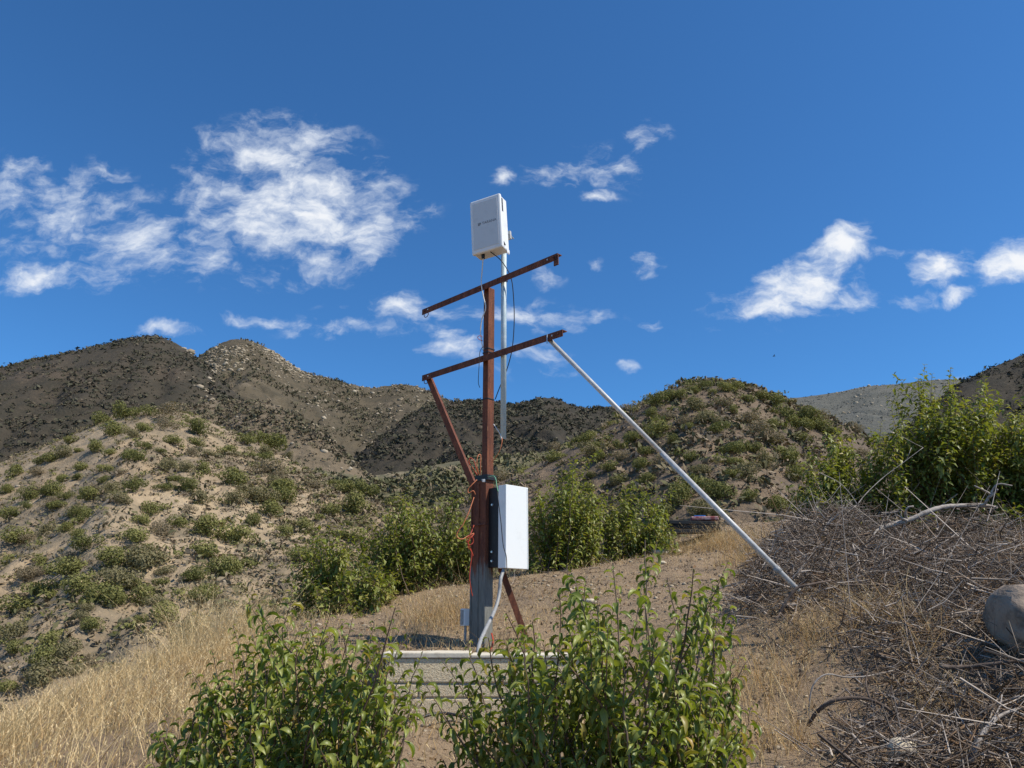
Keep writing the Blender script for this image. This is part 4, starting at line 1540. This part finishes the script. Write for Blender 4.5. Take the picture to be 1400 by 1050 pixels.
SC = [
    ('hillside_scrub', 'lit', 11000, (.4, 1.5), 'tuft', 301, .7, 8, .155, 'low grey and brown scrub covering the sunlit tan hillside'),
    ('knoll_scrub', 'knoll', 6500, (.5, 1.6), 'tuft', 302, .65, 9, .18, 'low brown scrub covering the domed knoll'),
    ('saddle_scrub', 'saddle', 5200, (1.4, 3.4), 'tuft', 303, .25, 9, .20, 'olive scrub covering the slope below the dark ridge'),
    ('spur_scrub', 'spur', 5600, (1.4, 3.4), 'tuft_mid', 304, .45, 8, .19, 'brownish scrub covering the spur below the rocky peak'),
    ('mountain_scrub', 'left', 8500, (1.8, 5.0), 'tuft_painted_shade', 305, .25, 8, .20, 'dense scrub painted dark for cloud shade covering the left mountain'),
    ('ridge_scrub', 'center', 7000, (2.0, 4.6), 'tuft_painted_shade', 306, .2, 8, .20, 'dense scrub painted dark for cloud shade covering the ridge behind the post'),
    ('hillside_bushes', 'lit', 1700, (.6, 2.0), 'shrub', 311, .45, 42, .082, 'olive and grey bushes merging into patches over the tan hillside'),
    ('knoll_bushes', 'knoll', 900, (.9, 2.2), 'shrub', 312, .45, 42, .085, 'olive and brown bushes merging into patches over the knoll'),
    ('peak_scrub', 'peak', 7500, (2.5, 6.0), 'tuft_mid', 307, .3, 7, .205, 'olive scrub between pale rocks on the rocky peak'),
    ('right_scrub', 'right', 4500, (2.2, 5.0), 'tuft_painted_shade', 308, .2, 10, .18, 'dense scrub painted dark for cloud shade covering the right mountain'),
    ('far_scrub', 'far', 6000, (3, 7), 'tuft_painted_haze', 309, .3, 5, .24, 'scrub painted grey-green for distance haze covering the far mountain'),
]
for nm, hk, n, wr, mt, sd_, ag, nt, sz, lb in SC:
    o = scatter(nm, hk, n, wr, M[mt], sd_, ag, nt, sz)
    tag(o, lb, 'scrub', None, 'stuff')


def rocks(name, hk, n, wr, seed, region, label):
    """angular outcrop stones"""
    hill = H[hk]
    rng = np.random.default_rng(seed)
    import bmesh
    bm = bmesh.new()
    bmesh.ops.create_icosphere(bm, subdivisions=1, radius=.5)
    bm.verts.index_update()
    T = np.array([v.co[:] for v in bm.verts])
    F0 = np.array([[v.index for v in f.verts] for f in bm.faces])
    bm.free()
    px = rng.uniform(region[0], region[2], n)
    u = np.array([ray(p, 600)[0] for p in px])
    _, Yc, Y0 = hill.crest_at(u)
    s = 1 - rng.random(n) ** 1.5 * region[3]
    y = Y0 + s * (Yc - Y0)
    x = u * y
    ok = np.where(rng.random(n) < np.clip(fbm(x * .02, y * .02, seed, 4) * 2.0 + .55, .02, 1))[0]
    x, y, u = x[ok], y[ok], u[ok]
    z = hill.z(u, y)
    W = rng.uniform(wr[0], wr[1], len(x)) * (.5 + rng.random(len(x)) ** 3)
    jit = rng.uniform(.6, 1.35, (len(x), len(T), 1))
    V = T[None] * jit * W[:, None, None] * np.array([1.2, 1.0, .8])
    V = V + np.stack([x, y, z], -1)[:, None, :]
    F = F0[None] + (np.arange(len(x)) * len(T))[:, None, None]
    c = np.zeros((len(x), len(T), 3))
    c[..., 0] = rng.random(len(x))[:, None]
    o = link_obj(name, np_mesh(name, V.reshape(-1, 3), F.reshape(-1, 3), M['rock_stuff'], c.reshape(-1, 3)))
    tag(o, label, 'rocks', None, 'stuff')


rocks('peak_outcrop', 'peak', 1700, (1.2, 3.8), 401, (268, 0, 420, .2), 'pale broken rocks strewn over the rocky peak')
rocks('ridge_outcrop', 'peak', 450, (1.5, 4), 402, (400, 0, 600, .4), 'pale rocks scattered along the shoulder right of the peak')
rocks('shoulder_outcrop', 'left', 260, (2, 5), 403, (232, 0, 292, .22), 'pale rocks on the right shoulder of the dark mountain')
rocks('spur_outcrop', 'spur', 160, (.8, 2.0), 404, (300, 0, 500, .6), 'pale stones scattered on the brown spur')
rocks('far_outcrop', 'far', 220, (4, 10), 405, (1150, 0, 1310, .5), 'pale rock patches on the far mountain')
rocks('hillside_stones', 'lit', 700, (.2, .6), 406, (-50, 0, 600, .98), 'small pale stones scattered over the tan hillside')


# ------------------------------------------------------------------ dry grass, dead brush, litter
def strands(P0, D0, L, bend, width, nseg, rng, sides=0):
    """curved thin strands: flat ribbons (sides 0) or three-sided twigs"""
    n = len(P0)
    t = np.linspace(0, 1, nseg + 1)
    D0 = unit(D0)
    pts = P0[:, None, :] + D0[:, None, :] * (L[:, None] * t[None])[..., None] + bend[:, None, :] * (L[:, None] * (t[None] ** 2))[..., None]
    if sides == 0:
        th = rng.uniform(0, 6.28, n)
        a = np.stack([np.cos(th), np.sin(th), np.zeros(n)], -1)
        wv = a[:, None, :] * (width[:, None] * (1 - .85 * t[None]))[..., None]
        V = np.stack([pts - wv, pts + wv], 2)
        k = 2
        idx = np.arange(n * (nseg + 1) * 2).reshape(n, nseg + 1, 2)
        F = np.stack([idx[:, :-1, 0], idx[:, :-1, 1], idx[:, 1:, 1], idx[:, 1:, 0]], -1).reshape(-1, 4)
    else:
        k = sides
        ref = unit(rng.normal(0, 1, (n, 3)))
        a = unit(np.cross(D0, ref))
        b_ = np.cross(D0, a)
        th = np.arange(k) * 2 * math.pi / k
        r_ = width[:, None] * (1 - .7 * t[None])
        ring = a[:, None, :] * np.cos(th)[None, :, None] + b_[:, None, :] * np.sin(th)[None, :, None]
        V = pts[:, :, None, :] + ring[:, None, :, :] * r_[:, :, None, None]
        idx = np.arange(n * (nseg + 1) * k).reshape(n, nseg + 1, k)
        F = np.stack([idx[:, :-1, :], np.roll(idx, -1, 2)[:, :-1, :], np.roll(idx, -1, 2)[:, 1:, :], idx[:, 1:, :]], -1).reshape(-1, 4)
    return V.reshape(-1, 3), F, (nseg + 1) * k


def grass(name, x, y, hmin, hmax, seed, label, width=.0022, age=.2, lean=(.25, .1, 0), heads=.35):
    rng = np.random.default_rng(seed)
    n = len(x)
    z = ground_z(x, y) - .01
    P0 = np.stack([x, y, z], -1)
    clump = .55 + .9 * np.clip(vnoise(x * 2.2, y * 2.2, seed + 3), 0, 1)
    L = rng.uniform(hmin, hmax, n) * clump
    D = np.stack([rng.normal(0, .28, n), rng.normal(0, .28, n), np.ones(n)], -1)
    bend = rng.normal(0, .42, (n, 3)) * np.array([1, 1, .3]) + np.array(lean) + np.array([0, 0, -.18])
    V, F, per = strands(P0, D, L, bend, np.full(n, width) * rng.uniform(.6, 1.4, n), 2 if hmax < .2 else 3, rng)
    tint = np.clip(rng.normal(.45, .3, n), 0, 1)
    pat = np.clip((vnoise(x * 1.7 + 3, y * 1.7, seed + 7) - .5) * 3, 0, 1)
    ag = np.where(rng.random(n) < np.clip(age + pat * .6, 0, 1), rng.uniform(.3, 1, n), 0)
    c = np.zeros((n, per, 3))
    c[..., 0] = tint[:, None]
    c[..., 2] = ag[:, None]
    Vs, Fs, Cs = [V], [F], [c.reshape(-1, 3)]
    # seed heads: short side blades near the top
    hs_ = np.where(rng.random(n) < heads)[0]
    nv = len(V)
    for q in range(3):
        t = rng.uniform(.7, 1.0, len(hs_))
        p = P0[hs_] + unit(D[hs_]) * (L[hs_] * t)[:, None] + bend[hs_] * (L[hs_] * t * t)[:, None]
        d2 = rng.normal(0, 1, (len(hs_), 3)) + np.array([0, 0, -.3])
        V2, F2, per2 = strands(p, d2, rng.uniform(.012, .030, len(hs_)), np.zeros((len(hs_), 3)), np.full(len(hs_), .0028), 1, rng)
        c2 = np.zeros((len(hs_), per2, 3))
        c2[..., 0] = .9
        Vs.append(V2)
        Fs.append(F2 + nv)
        Cs.append(c2.reshape(-1, 3))
        nv += len(V2)
    o = link_obj(name, np_mesh(name, np.concatenate(Vs), np.concatenate(Fs), M['grass'], np.concatenate(Cs)))
    tag(o, label, 'grass', None, 'stuff')


def sample(n, f, seed, ur=(-.85, .85), yr=(2.2, 13)):
    rng = np.random.default_rng(seed)
    y = np.sqrt(rng.uniform(yr[0] ** 2, yr[1] ** 2, n * 12))
    u = rng.uniform(ur[0], ur[1], n * 12)
    x = u * y
    keep = np.where(rng.random(len(x)) < f(x, y, u))[0][:n]
    return x[keep], y[keep]


def f_left(x, y, u):
    edge = -.30 - .10 * (y - 6)         # the grassy edge of the rise
    return sstep(-.17, -.33, u) * np.clip(.25 + 1.2 * vnoise(x * 1.3, y * 1.3, 8), 0, 1) * (1 - sstep(8.0, 9.5, y)) * sstep(3.6, 4.6, y + (u + .45) * -3)


gx_, gy_ = sample(17000, f_left, 501, (-.8, -.15), (3.2, 9.5))
grass('dry_grass', gx_, gy_, .11, .36, 502, 'tall dry golden grass on the left edge of the rise', .0024, .15, (.22, -.05, 0))
gx_, gy_ = sample(2600, lambda x, y, u: np.exp(-((u + .37) / .05) ** 2) * np.exp(-((y - 7.8) / .8) ** 2), 503, (-.6, -.15), (5, 10))
grass('tall_grass', gx_, gy_, .35, .75, 504, 'tall pale seed-headed grass behind the left bush', .0018, .05, (.05, 0, 0), .7)


def f_sparse(x, y, u):
    return np.clip(vnoise(x * 1.1, y * 1.1, 21) * 1.8 - .6, 0.04, 1) * (u > -.35)


gx_, gy_ = sample(20000, f_sparse, 505, (-.4, 1.0), (3.0, 13))
grass('short_dry_grass', gx_, gy_, .03, .17, 506, 'short sparse dry grass over the brown soil', .0022, .4, (.1, 0, 0), .1)


def spots(lst):
    c = [(ray(px, py)[0] * d, d, s) for px, py, d, s in lst]

    def f(x, y, u):
        r = np.zeros_like(x)
        for cx, cy, s in c:
            r = np.maximum(r, np.exp(-(((x - cx) / s) ** 2 + ((y - cy) / (s * 1.2)) ** 2) * 2))
        return r
    return f


gx_, gy_ = sample(8500, spots([(1290, 985, 4.4, .20), (1262, 930, 5.0, .16), (1060, 1010, 4.5, .26), (1040, 940, 5.2, .3), (1120, 900, 5.6, .3), (1370, 790, 6.2, .35), (1110, 715, 9.2, .5), (1030, 770, 9.0, .4), (1190, 880, 5.6, .3), (985, 760, 10.5, .5), (600, 850, 8.0, .5), (1390, 700, 7.5, .5)]), 507, (-.2, .85), (3.4, 12))
grass('orange_grass', gx_, gy_, .14, .42, 508, 'tufts of orange-brown dry grass among the dead brush', .0022, .85, (0, 0, 0), .25)


def thick(x, y):
    u = x / y
    core = sstep(.26, .36, u + .02 * fbm(x, y, 31, 3) * 3) * sstep(5.0, 6.6, y) * (1 - sstep(9.3, 10.2, y))
    low = sstep(.35, .45, u + .05 * fbm(x * 1.5, y * 1.5, 39, 2)) * (1 - sstep(5.0, 6.6, y)) * sstep(3.2, 3.8, y)
    return core * np.clip(.36 + .55 * fbm(x * .9, y * .9, 37, 3), .08, .9) + low * .15


def low_area(x, y, u):
    return sstep(.36, .44, u + .04 * fbm(x * 1.5, y * 1.5, 39, 2)) * (1 - sstep(5.2, 6.2, y)) * sstep(3.2, 3.7, y)


def brush(name, n, seed, label, rmin, rmax, lmin, lmax, pale, area=None):
    rng = np.random.default_rng(seed)
    x, y = sample(n, area or (lambda x, y, u: np.clip(thick(x, y) * 3.2, 0, 1)), seed, (.22, 1.05), (3.2, 10.4))
    n = len(x)
    th = thick(x, y)
    z = ground_z(x, y) + th * rng.random(n) ** .8
    th_ = rng.uniform(0, 6.28, n)
    D = np.stack([np.cos(th_), np.sin(th_), rng.normal(.12, .42, n)], -1)
    L = rng.uniform(lmin, lmax, n)
    P0 = np.stack([x, y, z], -1) - unit(D) * (L * .5)[:, None]
    bend = rng.normal(0, .45, (n, 3))
    V, F, per = strands(P0, D, L, bend, rmin + (rmax * 1.7 - rmin) * rng.random(n) ** 2.2, 2, rng, 3)
    c = np.zeros((n, per, 3))
    c[..., 0] = np.clip(np.where(rng.random(n) < pale, rng.normal(.85, .15, n), rng.normal(.15, .15, n)), 0, 1)[:, None]
    c[..., 2] = np.where(rng.random(n) < .28, rng.uniform(.3, 1, n), 0)[:, None]
    o = link_obj(name, np_mesh(name, V, F, M['twig'], c.reshape(-1, 3)))
    tag(o, label, 'brush', None, 'stuff')


brush('dead_brush', 29000, 601, 'tangled heap of grey dead twigs right of the strut pipe', .0018, .0050, .07, .26, .34)
brush('low_brush', 3000, 603, 'sparse grey twigs strewn over the ground below the boulder', .0016, .0042, .10, .36, .33, low_area)
brush('dead_stalks', 900, 602, 'longer pale dead stalks lying over the grey brush', .0025, .006, .3, .8, .75)


def litter(n, seed):
    rng = np.random.default_rng(seed)
    x, y = sample(n, lambda x, y, u: np.clip(.25 + vnoise(x * 1.5, y * 1.5, 41), 0, 1) * (u > -.42), seed, (-.45, 1.0), (3.0, 13))
    n = len(x)
    z = ground_z(x, y) + .004 + rng.random(n) * .012
    P0 = np.stack([x, y, z], -1)
    th = rng.uniform(0, 6.28, n)
    D = np.stack([np.cos(th), np.sin(th), rng.normal(0, .3, n)], -1)
    nn = unit(np.stack([rng.normal(0, .5, n), rng.normal(0, .5, n), np.ones(n)], -1))
    X, Y, Z = leaf_frames(P0, D, nn)
    L = rng.uniform(.015, .075, n)
    v, f, c = join_leaves(P0, X, Y, Z, L, rng.random(n), np.where(rng.random(n) < .4, rng.random(n), 0), [leaf_template(1, .2, .5, .8, -.6), leaf_template(1, .08, .2, .2, -.5)], rng)
    c[:, 1] = 0
    o = link_obj('leaf_litter', np_mesh('leaf_litter', v, f, M['litter'], c))
    tag(o, 'dry brown fallen leaves and chips strewn over the soil', 'litter', None, 'stuff')


litter(32000, 611)


def ground_bits():
    # small stones and broken twigs lying about
    rng = np.random.default_rng(621)
    x, y = sample(3200, lambda x, y, u: np.clip(vnoise(x * 1.1, y * 1.1, 51) * 1.6 - .35, 0.05, 1), 622, (-.4, .85), (3.0, 13))
    n = len(x)
    import bmesh
    bm = bmesh.new()
    bmesh.ops.create_icosphere(bm, subdivisions=1, radius=1)
    bm.verts.index_update()
    T = np.array([v.co[:] for v in bm.verts])
    F0 = np.array([[v.index for v in f.verts] for f in bm.faces])
    bm.free()
    W = .006 + .022 * rng.random(n) ** 3
    V = T[None] * rng.uniform(.6, 1.3, (n, len(T), 1)) * W[:, None, None] * np.array([1.2, 1, .7]) + np.stack([x, y, ground_z(x, y) + W * .2], -1)[:, None, :]
    F = F0[None] + (np.arange(n) * len(T))[:, None, None]
    c = np.zeros((n, len(T), 3))
    c[..., 0] = rng.random(n)[:, None]
    o = link_obj('pebbles', np_mesh('pebbles', V.reshape(-1, 3), F.reshape(-1, 3), M['rock_stuff'], c.reshape(-1, 3)))
    tag(o, 'small tan pebbles and clods scattered over the soil', 'pebbles', None, 'stuff')
    x, y = sample(3600, lambda x, y, u: np.clip(vnoise(x * .9, y * .9, 53) * 1.7 - .4, 0.08, 1), 623, (-.3, .85), (3.0, 13))
    n = len(x)
    th = rng.uniform(0, 6.28, n)
    D = np.stack([np.cos(th), np.sin(th), rng.normal(.1, .2, n)], -1)
    P0 = np.stack([x, y, ground_z(x, y) + .008], -1)
    V, F, per = strands(P0, D, rng.uniform(.05, .28, n), rng.normal(0, .25, (n, 3)), rng.uniform(.0012, .0035, n), 3, rng, 3)
    c = np.zeros((n, per, 3))
    c[..., 0] = np.clip(rng.normal(.45, .35, n), 0, 1)[:, None]
    c[..., 2] = np.where(rng.random(n) < .5, rng.random(n), 0)[:, None]
    o = link_obj('fallen_twigs', np_mesh('fallen_twigs', V, F, M['twig'], c.reshape(-1, 3)))
    tag(o, 'thin dry broken twigs lying about on the soil', 'twigs', None, 'stuff')


ground_bits()

# ------------------------------------------------------------------ single branches, stones, panels
def branch(name, label, main, r0, r1, mat, twigs=(), cat='branch'):
    pts = [Vector(p) for p in main]
    root = empty(name, pts[0])
    tag(root, label, cat)
    P = [pts[0] * 2 - pts[1]] + pts + [pts[-1] * 2 - pts[-2]]
    out = []
    rj = random.Random(len(label))
    for i in range(1, len(P) - 2):
        for k in range(6):
            t = k / 6
            a, b_, c, d = P[i - 1], P[i], P[i + 1], P[i + 2]
            out.append(.5 * ((2 * b_) + (c - a) * t + (2 * a - 5 * b_ + 4 * c - d) * t * t + (3 * b_ - a - 3 * c + d) * t ** 3))
    out.append(pts[-1])
    rad = [(r0 + (r1 - r0) * i / (len(out) - 1)) * rj.uniform(.86, 1.14) for i in range(len(out))]
    m = MB()
    m.tube(out, rad, 8)
    m.build('limb', M[mat], root, smooth=True)
    for tw in twigs:
        m = MB()
        q = [Vector(p) for p in tw]
        if len(q) > 2:
            Q = [q[0] * 2 - q[1]] + q + [q[-1] * 2 - q[-2]]
            q = [.5 * ((2 * Q[i]) + (Q[i + 1] - Q[i - 1]) * t + (2 * Q[i - 1] - 5 * Q[i] + 4 * Q[i + 1] - Q[i + 2]) * t * t + (3 * Q[i] - Q[i - 1] - 3 * Q[i + 1] + Q[i + 2]) * t ** 3) for i in range(1, len(Q) - 2) for t in (0, .25, .5, .75)] + [q[-1]]
        m.tube(q, [max(.003, r1 * .8 * (1 - .6 * i / (len(q) - 1))) for i in range(len(q))], 6)
        m.build('twig', M[mat], root, smooth=True)
    return root


branch('fallen_branch', 'thick pale weathered branch arching over the top of the brush heap', pix([(1203, 722, 7.9), (1222, 717, 7.9), (1245, 710, 7.9), (1270, 699, 7.9), (1292, 693, 7.95), (1320, 691, 8.0), (1345, 691, 8.05), (1362, 694, 8.1)]), .026, .020, 'branch',
       [pix([(1240, 711, 7.9), (1238, 702, 7.85), (1241, 694, 7.8), (1249, 692, 7.8)]), pix([(1240, 712, 7.88), (1232, 708, 7.85), (1226, 704, 7.82)]), pix([(1346, 690, 8.03), (1354, 676, 8.0), (1364, 662, 7.95), (1384, 664, 7.9)]), pix([(1354, 676, 8), (1348, 672, 7.95), (1332, 664, 7.9)]), pix([(1352, 680, 8), (1360, 674, 7.95), (1364, 669, 7.9)]), pix([(1208, 721, 7.9), (1198, 726, 7.8), (1192, 736, 7.7)])])
branch('arched_branch', 'dark bark branch arching low over the dry ground', pix([(1105, 992, 4.5), (1118, 972, 4.45), (1140, 958, 4.4), (1165, 954, 4.4), (1190, 957, 4.4), (1212, 968, 4.35), (1232, 985, 4.3), (1252, 996, 4.25), (1275, 990, 4.3)]), .011, .009, 'branch_dark',
       [pix([(1190, 957, 4.4), (1184, 935, 4.5), (1187, 915, 4.6)]), pix([(1232, 985, 4.3), (1225, 960, 4.4), (1216, 940, 4.5)])])
branch('dark_stick', 'black forked stick beneath the lower end of the strut pipe', pix([(1066, 838, 5.7), (1078, 818, 5.7), (1090, 804, 5.7), (1108, 799, 5.7), (1135, 794, 5.8)]), .013, .008, 'branch_dark', [pix([(1066, 838, 5.7), (1080, 852, 5.6), (1096, 866, 5.5)]), pix([(1068, 836, 5.7), (1058, 852, 5.6)])])
branch('long_stick', 'long dark stick lying level across the middle of the brush', pix([(1150, 800, 6.0), (1200, 800, 6.0), (1245, 800, 6.0), (1262, 795, 6.0), (1275, 778, 6.0)]), .009, .006, 'branch_dark')
branch('pale_stick', 'pale bent stick curving over the dry ground behind the arched branch', pix([(1106, 985, 4.8), (1107, 958, 4.8), (1113, 935, 4.8), (1130, 922, 4.8), (1158, 926, 4.8), (1188, 924, 4.8), (1228, 915, 4.9)]), .0055, .004, 'branch')
branch('grey_stick', 'grey sticks crossing in front of the boulder', pix([(1285, 912, 4.3), (1320, 912, 4.3), (1355, 908, 4.25), (1405, 902, 4.2)]), .012, .008, 'branch_dark', [pix([(1300, 912, 4.3), (1340, 925, 4.25), (1400, 940, 4.2)]), pix([(1340, 910, 4.25), (1380, 918, 4.2)])])
branch('broken_limb', 'forked grey dead limb lying at the right edge near the boulder', pix([(1325, 1046, 3.8), (1338, 1015, 3.8), (1352, 992, 3.85), (1375, 975, 3.9), (1410, 965, 3.9)]), .013, .006, 'branch', [pix([(1338, 1015, 3.8), (1322, 995, 3.9), (1305, 970, 4.0)]), pix([(1352, 992, 3.85), (1366, 968, 3.95), (1370, 950, 4.0)]), pix([(1345, 1003, 3.8), (1375, 1010, 3.75), (1405, 1000, 3.7)])])
branch('bare_twig', 'bare white twig standing in front of the tall bush', pix([(1160, 712, 8.7), (1178, 682, 8.8), (1205, 655, 8.9), (1230, 636, 8.9), (1262, 612, 8.9)]), .006, .003, 'branch', [pix([(1262, 612, 8.9), (1246, 604, 8.9), (1232, 596, 8.9)]), pix([(1240, 628, 8.9), (1246, 612, 8.9)])])
branch('leaning_stalk', 'thin leaning dead stalks left of the tall bush', pix([(1182, 720, 8.4), (1172, 690, 8.4), (1150, 662, 8.4), (1118, 645, 8.4)]), .006, .004, 'branch', [pix([(1150, 662, 8.4), (1130, 686, 8.4), (1105, 686, 8.4)]), pix([(1172, 690, 8.4), (1160, 700, 8.4)])])
cable('black_hose', pix([(520, 1010, 5.2), (548, 992, 5.35), (575, 981, 5.5), (605, 975, 5.6), (640, 982, 5.55), (675, 996, 5.4), (720, 1010, 5.2)]), .011, M['hose'], 'black hose lying along the foot of the concrete wall', 'hose')
cable('black_hose', pix([(560, 1002, 5.15), (585, 992, 5.3), (620, 986, 5.4), (655, 1000, 5.25)]), .007, M['hose'], 'thinner dark hose curving in front of the black hose', 'hose')


def stone(name, label, p, sx, sy, sz, seed, mat, cat='stone', sub=3, rz=0, group=None, amp=.25):
    import bmesh
    bm = bmesh.new()
    bmesh.ops.create_icosphere(bm, subdivisions=sub, radius=1.0)
    from mathutils import noise as mn
    for v in bm.verts:
        d = v.co.normalized()
        k = 1 + amp * mn.noise(d * 1.3 + Vector((seed * 3.1, 0, 0))) + amp * .45 * mn.noise(d * 3.1 + Vector((0, seed, 0))) + .04 * mn.noise(d * 8)
        q = d * k
        q = Vector((max(-.93, min(.95, q.x)), max(-.95, min(.92, q.y)), max(-.8, min(.9, q.z))))
        v.co = Vector((q.x * sx, q.y * sy, q.z * sz))
    me = bpy.data.meshes.new(name)
    bm.to_mesh(me)
    bm.free()
    for f in me.polygons:
        f.use_smooth = True
    me.materials.append(M[mat])
    o = bpy.data.objects.new(name, me)
    col.objects.link(o)
    o.location = p
    o.rotation_euler = (0, 0, rz)
    tag(o, label, cat, group)
    return o


bp = at(1426, 852, 4.6)
stone('boulder', 'large grey boulder among dead twigs at the right', (bp.x, bp.y, bp.z), .275, .27, .235, 2, 'boulder', 'boulder', 4)
sp_ = at(1236, 1045, 3.95)
stone('stone', 'pale angular stone lying below the arched branch', (sp_.x, sp_.y, gz(sp_.x, sp_.y) + .07), .085, .06, .06, 5, 'stone', 'stone', 2, .5)
for (px, py, d, s, lb) in ((905, 757, 10.6, .10, 'flat reddish stone in front of the stacked black panels'), (925, 755, 10.7, .07, 'small tan stone beside the flat reddish stone'), (806, 828, 7.9, .07, 'pale stone on the bare soil right of the cabinet'), (776, 800, 8.6, .05, 'small pale stone on bare soil below the pointed bush'), (905, 782, 9.6, .05, 'small pale stone on the bare soil between the bush tops')):
    p = at(px, py, d)
    stone('stone', lb, (p.x, p.y, gz(p.x, p.y) + s * .2), s * 1.4, s, s * .5, px % 17, 'stone', 'stone', 2, px)
# stacked black panels with a red and blue bundle on top
pp0 = at(943, 733, 11.6)
pz0 = gz(pp0.x, pp0.y) + .08
for k, (dx, dy, dz, rz, ty, w_, d_, lb) in enumerate(((-.06, 0, .06, .15, -.03, .42, .32, 'black framed panel lying at the bottom of the stack'), (.02, .05, .125, -.12, .04, .39, .30, 'black framed panel lying in the middle of the stack'), (-.03, .02, .185, .05, .02, .33, .28, 'black framed panel lying under the red and blue bundle'))):
    root = empty('framed_panel', (pp0.x + dx, pp0.y + dy, pz0 + dz))
    tag(root, lb, 'panel', 'stacked black panels')
    root.rotation_euler = (0.06, ty, rz)
    for nm, c, hx, hy, hz, mt in (('sheet', (0, 0, 0), w_ - .02, d_ - .02, .012, 'solar'),):
        m = MB()
        m.box(c, (1, 0, 0), (0, 1, 0), (0, 0, 1), hx, hy, hz)
        o = m.build(nm, M[mt], None)
        o.parent = root
    for c, hx, hy in (((0, -d_, 0), w_, .016), ((0, d_, 0), w_, .016), ((-w_, 0, 0), .016, d_ - .018), ((w_, 0, 0), .016, d_ - .018)):
        m = MB()
        m.box(c, (1, 0, 0), (0, 1, 0), (0, 0, 1), hx, hy, .024, .003)
        o = m.build('frame', M['alu'], None)
        o.parent = root
bd = empty('plastic_bundle', (pp0.x + .22, pp0.y - .05, pz0 + .225))
tag(bd, 'faded red plastic bundle with a blue strip lying on the black panels', 'bundle')
m = MB()
m.box(abs_loc(bd) + Vector((0, 0, .02)), Vector((.99, -.12, 0)).normalized(), Vector((.12, .99, 0)).normalized(), UP, .20, .10, .028, .014)
m.build('body', M['red_plastic'], bd)
m = MB()
m.box(abs_loc(bd) + Vector((-.06, .03, .058)), Vector((.99, -.12, 0)).normalized(), Vector((.12, .99, 0)).normalized(), UP, .085, .05, .014, .006)
m.build('strip', M['blue_plastic'], bd)
# far bird, a speck above the knoll
bq = at(1058, 487, 90)
br_ = empty('bird', bq)
tag(br_, 'tiny dark bird gliding in the sky above the knoll', 'bird')
m = MB()
m.tube([bq - Vector((.16, 0, 0)), bq, bq + Vector((.2, 0, .02))], [.02, .05, .015], 6)
m.build('body', M['feather'], br_)
for s in (-1, 1):
    m = MB()
    m.add([bq + Vector((.05, 0, .02)), bq + Vector((-.06, 0, .02)), bq + Vector((-.05, .32 * s, .11)), bq + Vector((.03, .34 * s, .11)), bq + Vector((.05, 0, .0)), bq + Vector((-.06, 0, .0)), bq + Vector((-.05, .32 * s, .10)), bq + Vector((.03, .34 * s, .10))],
          [(0, 1, 2, 3), (7, 6, 5, 4), (0, 3, 7, 4), (1, 5, 6, 2), (2, 6, 7, 3), (0, 4, 5, 1)])
    m.build('wing', M['feather'], br_)
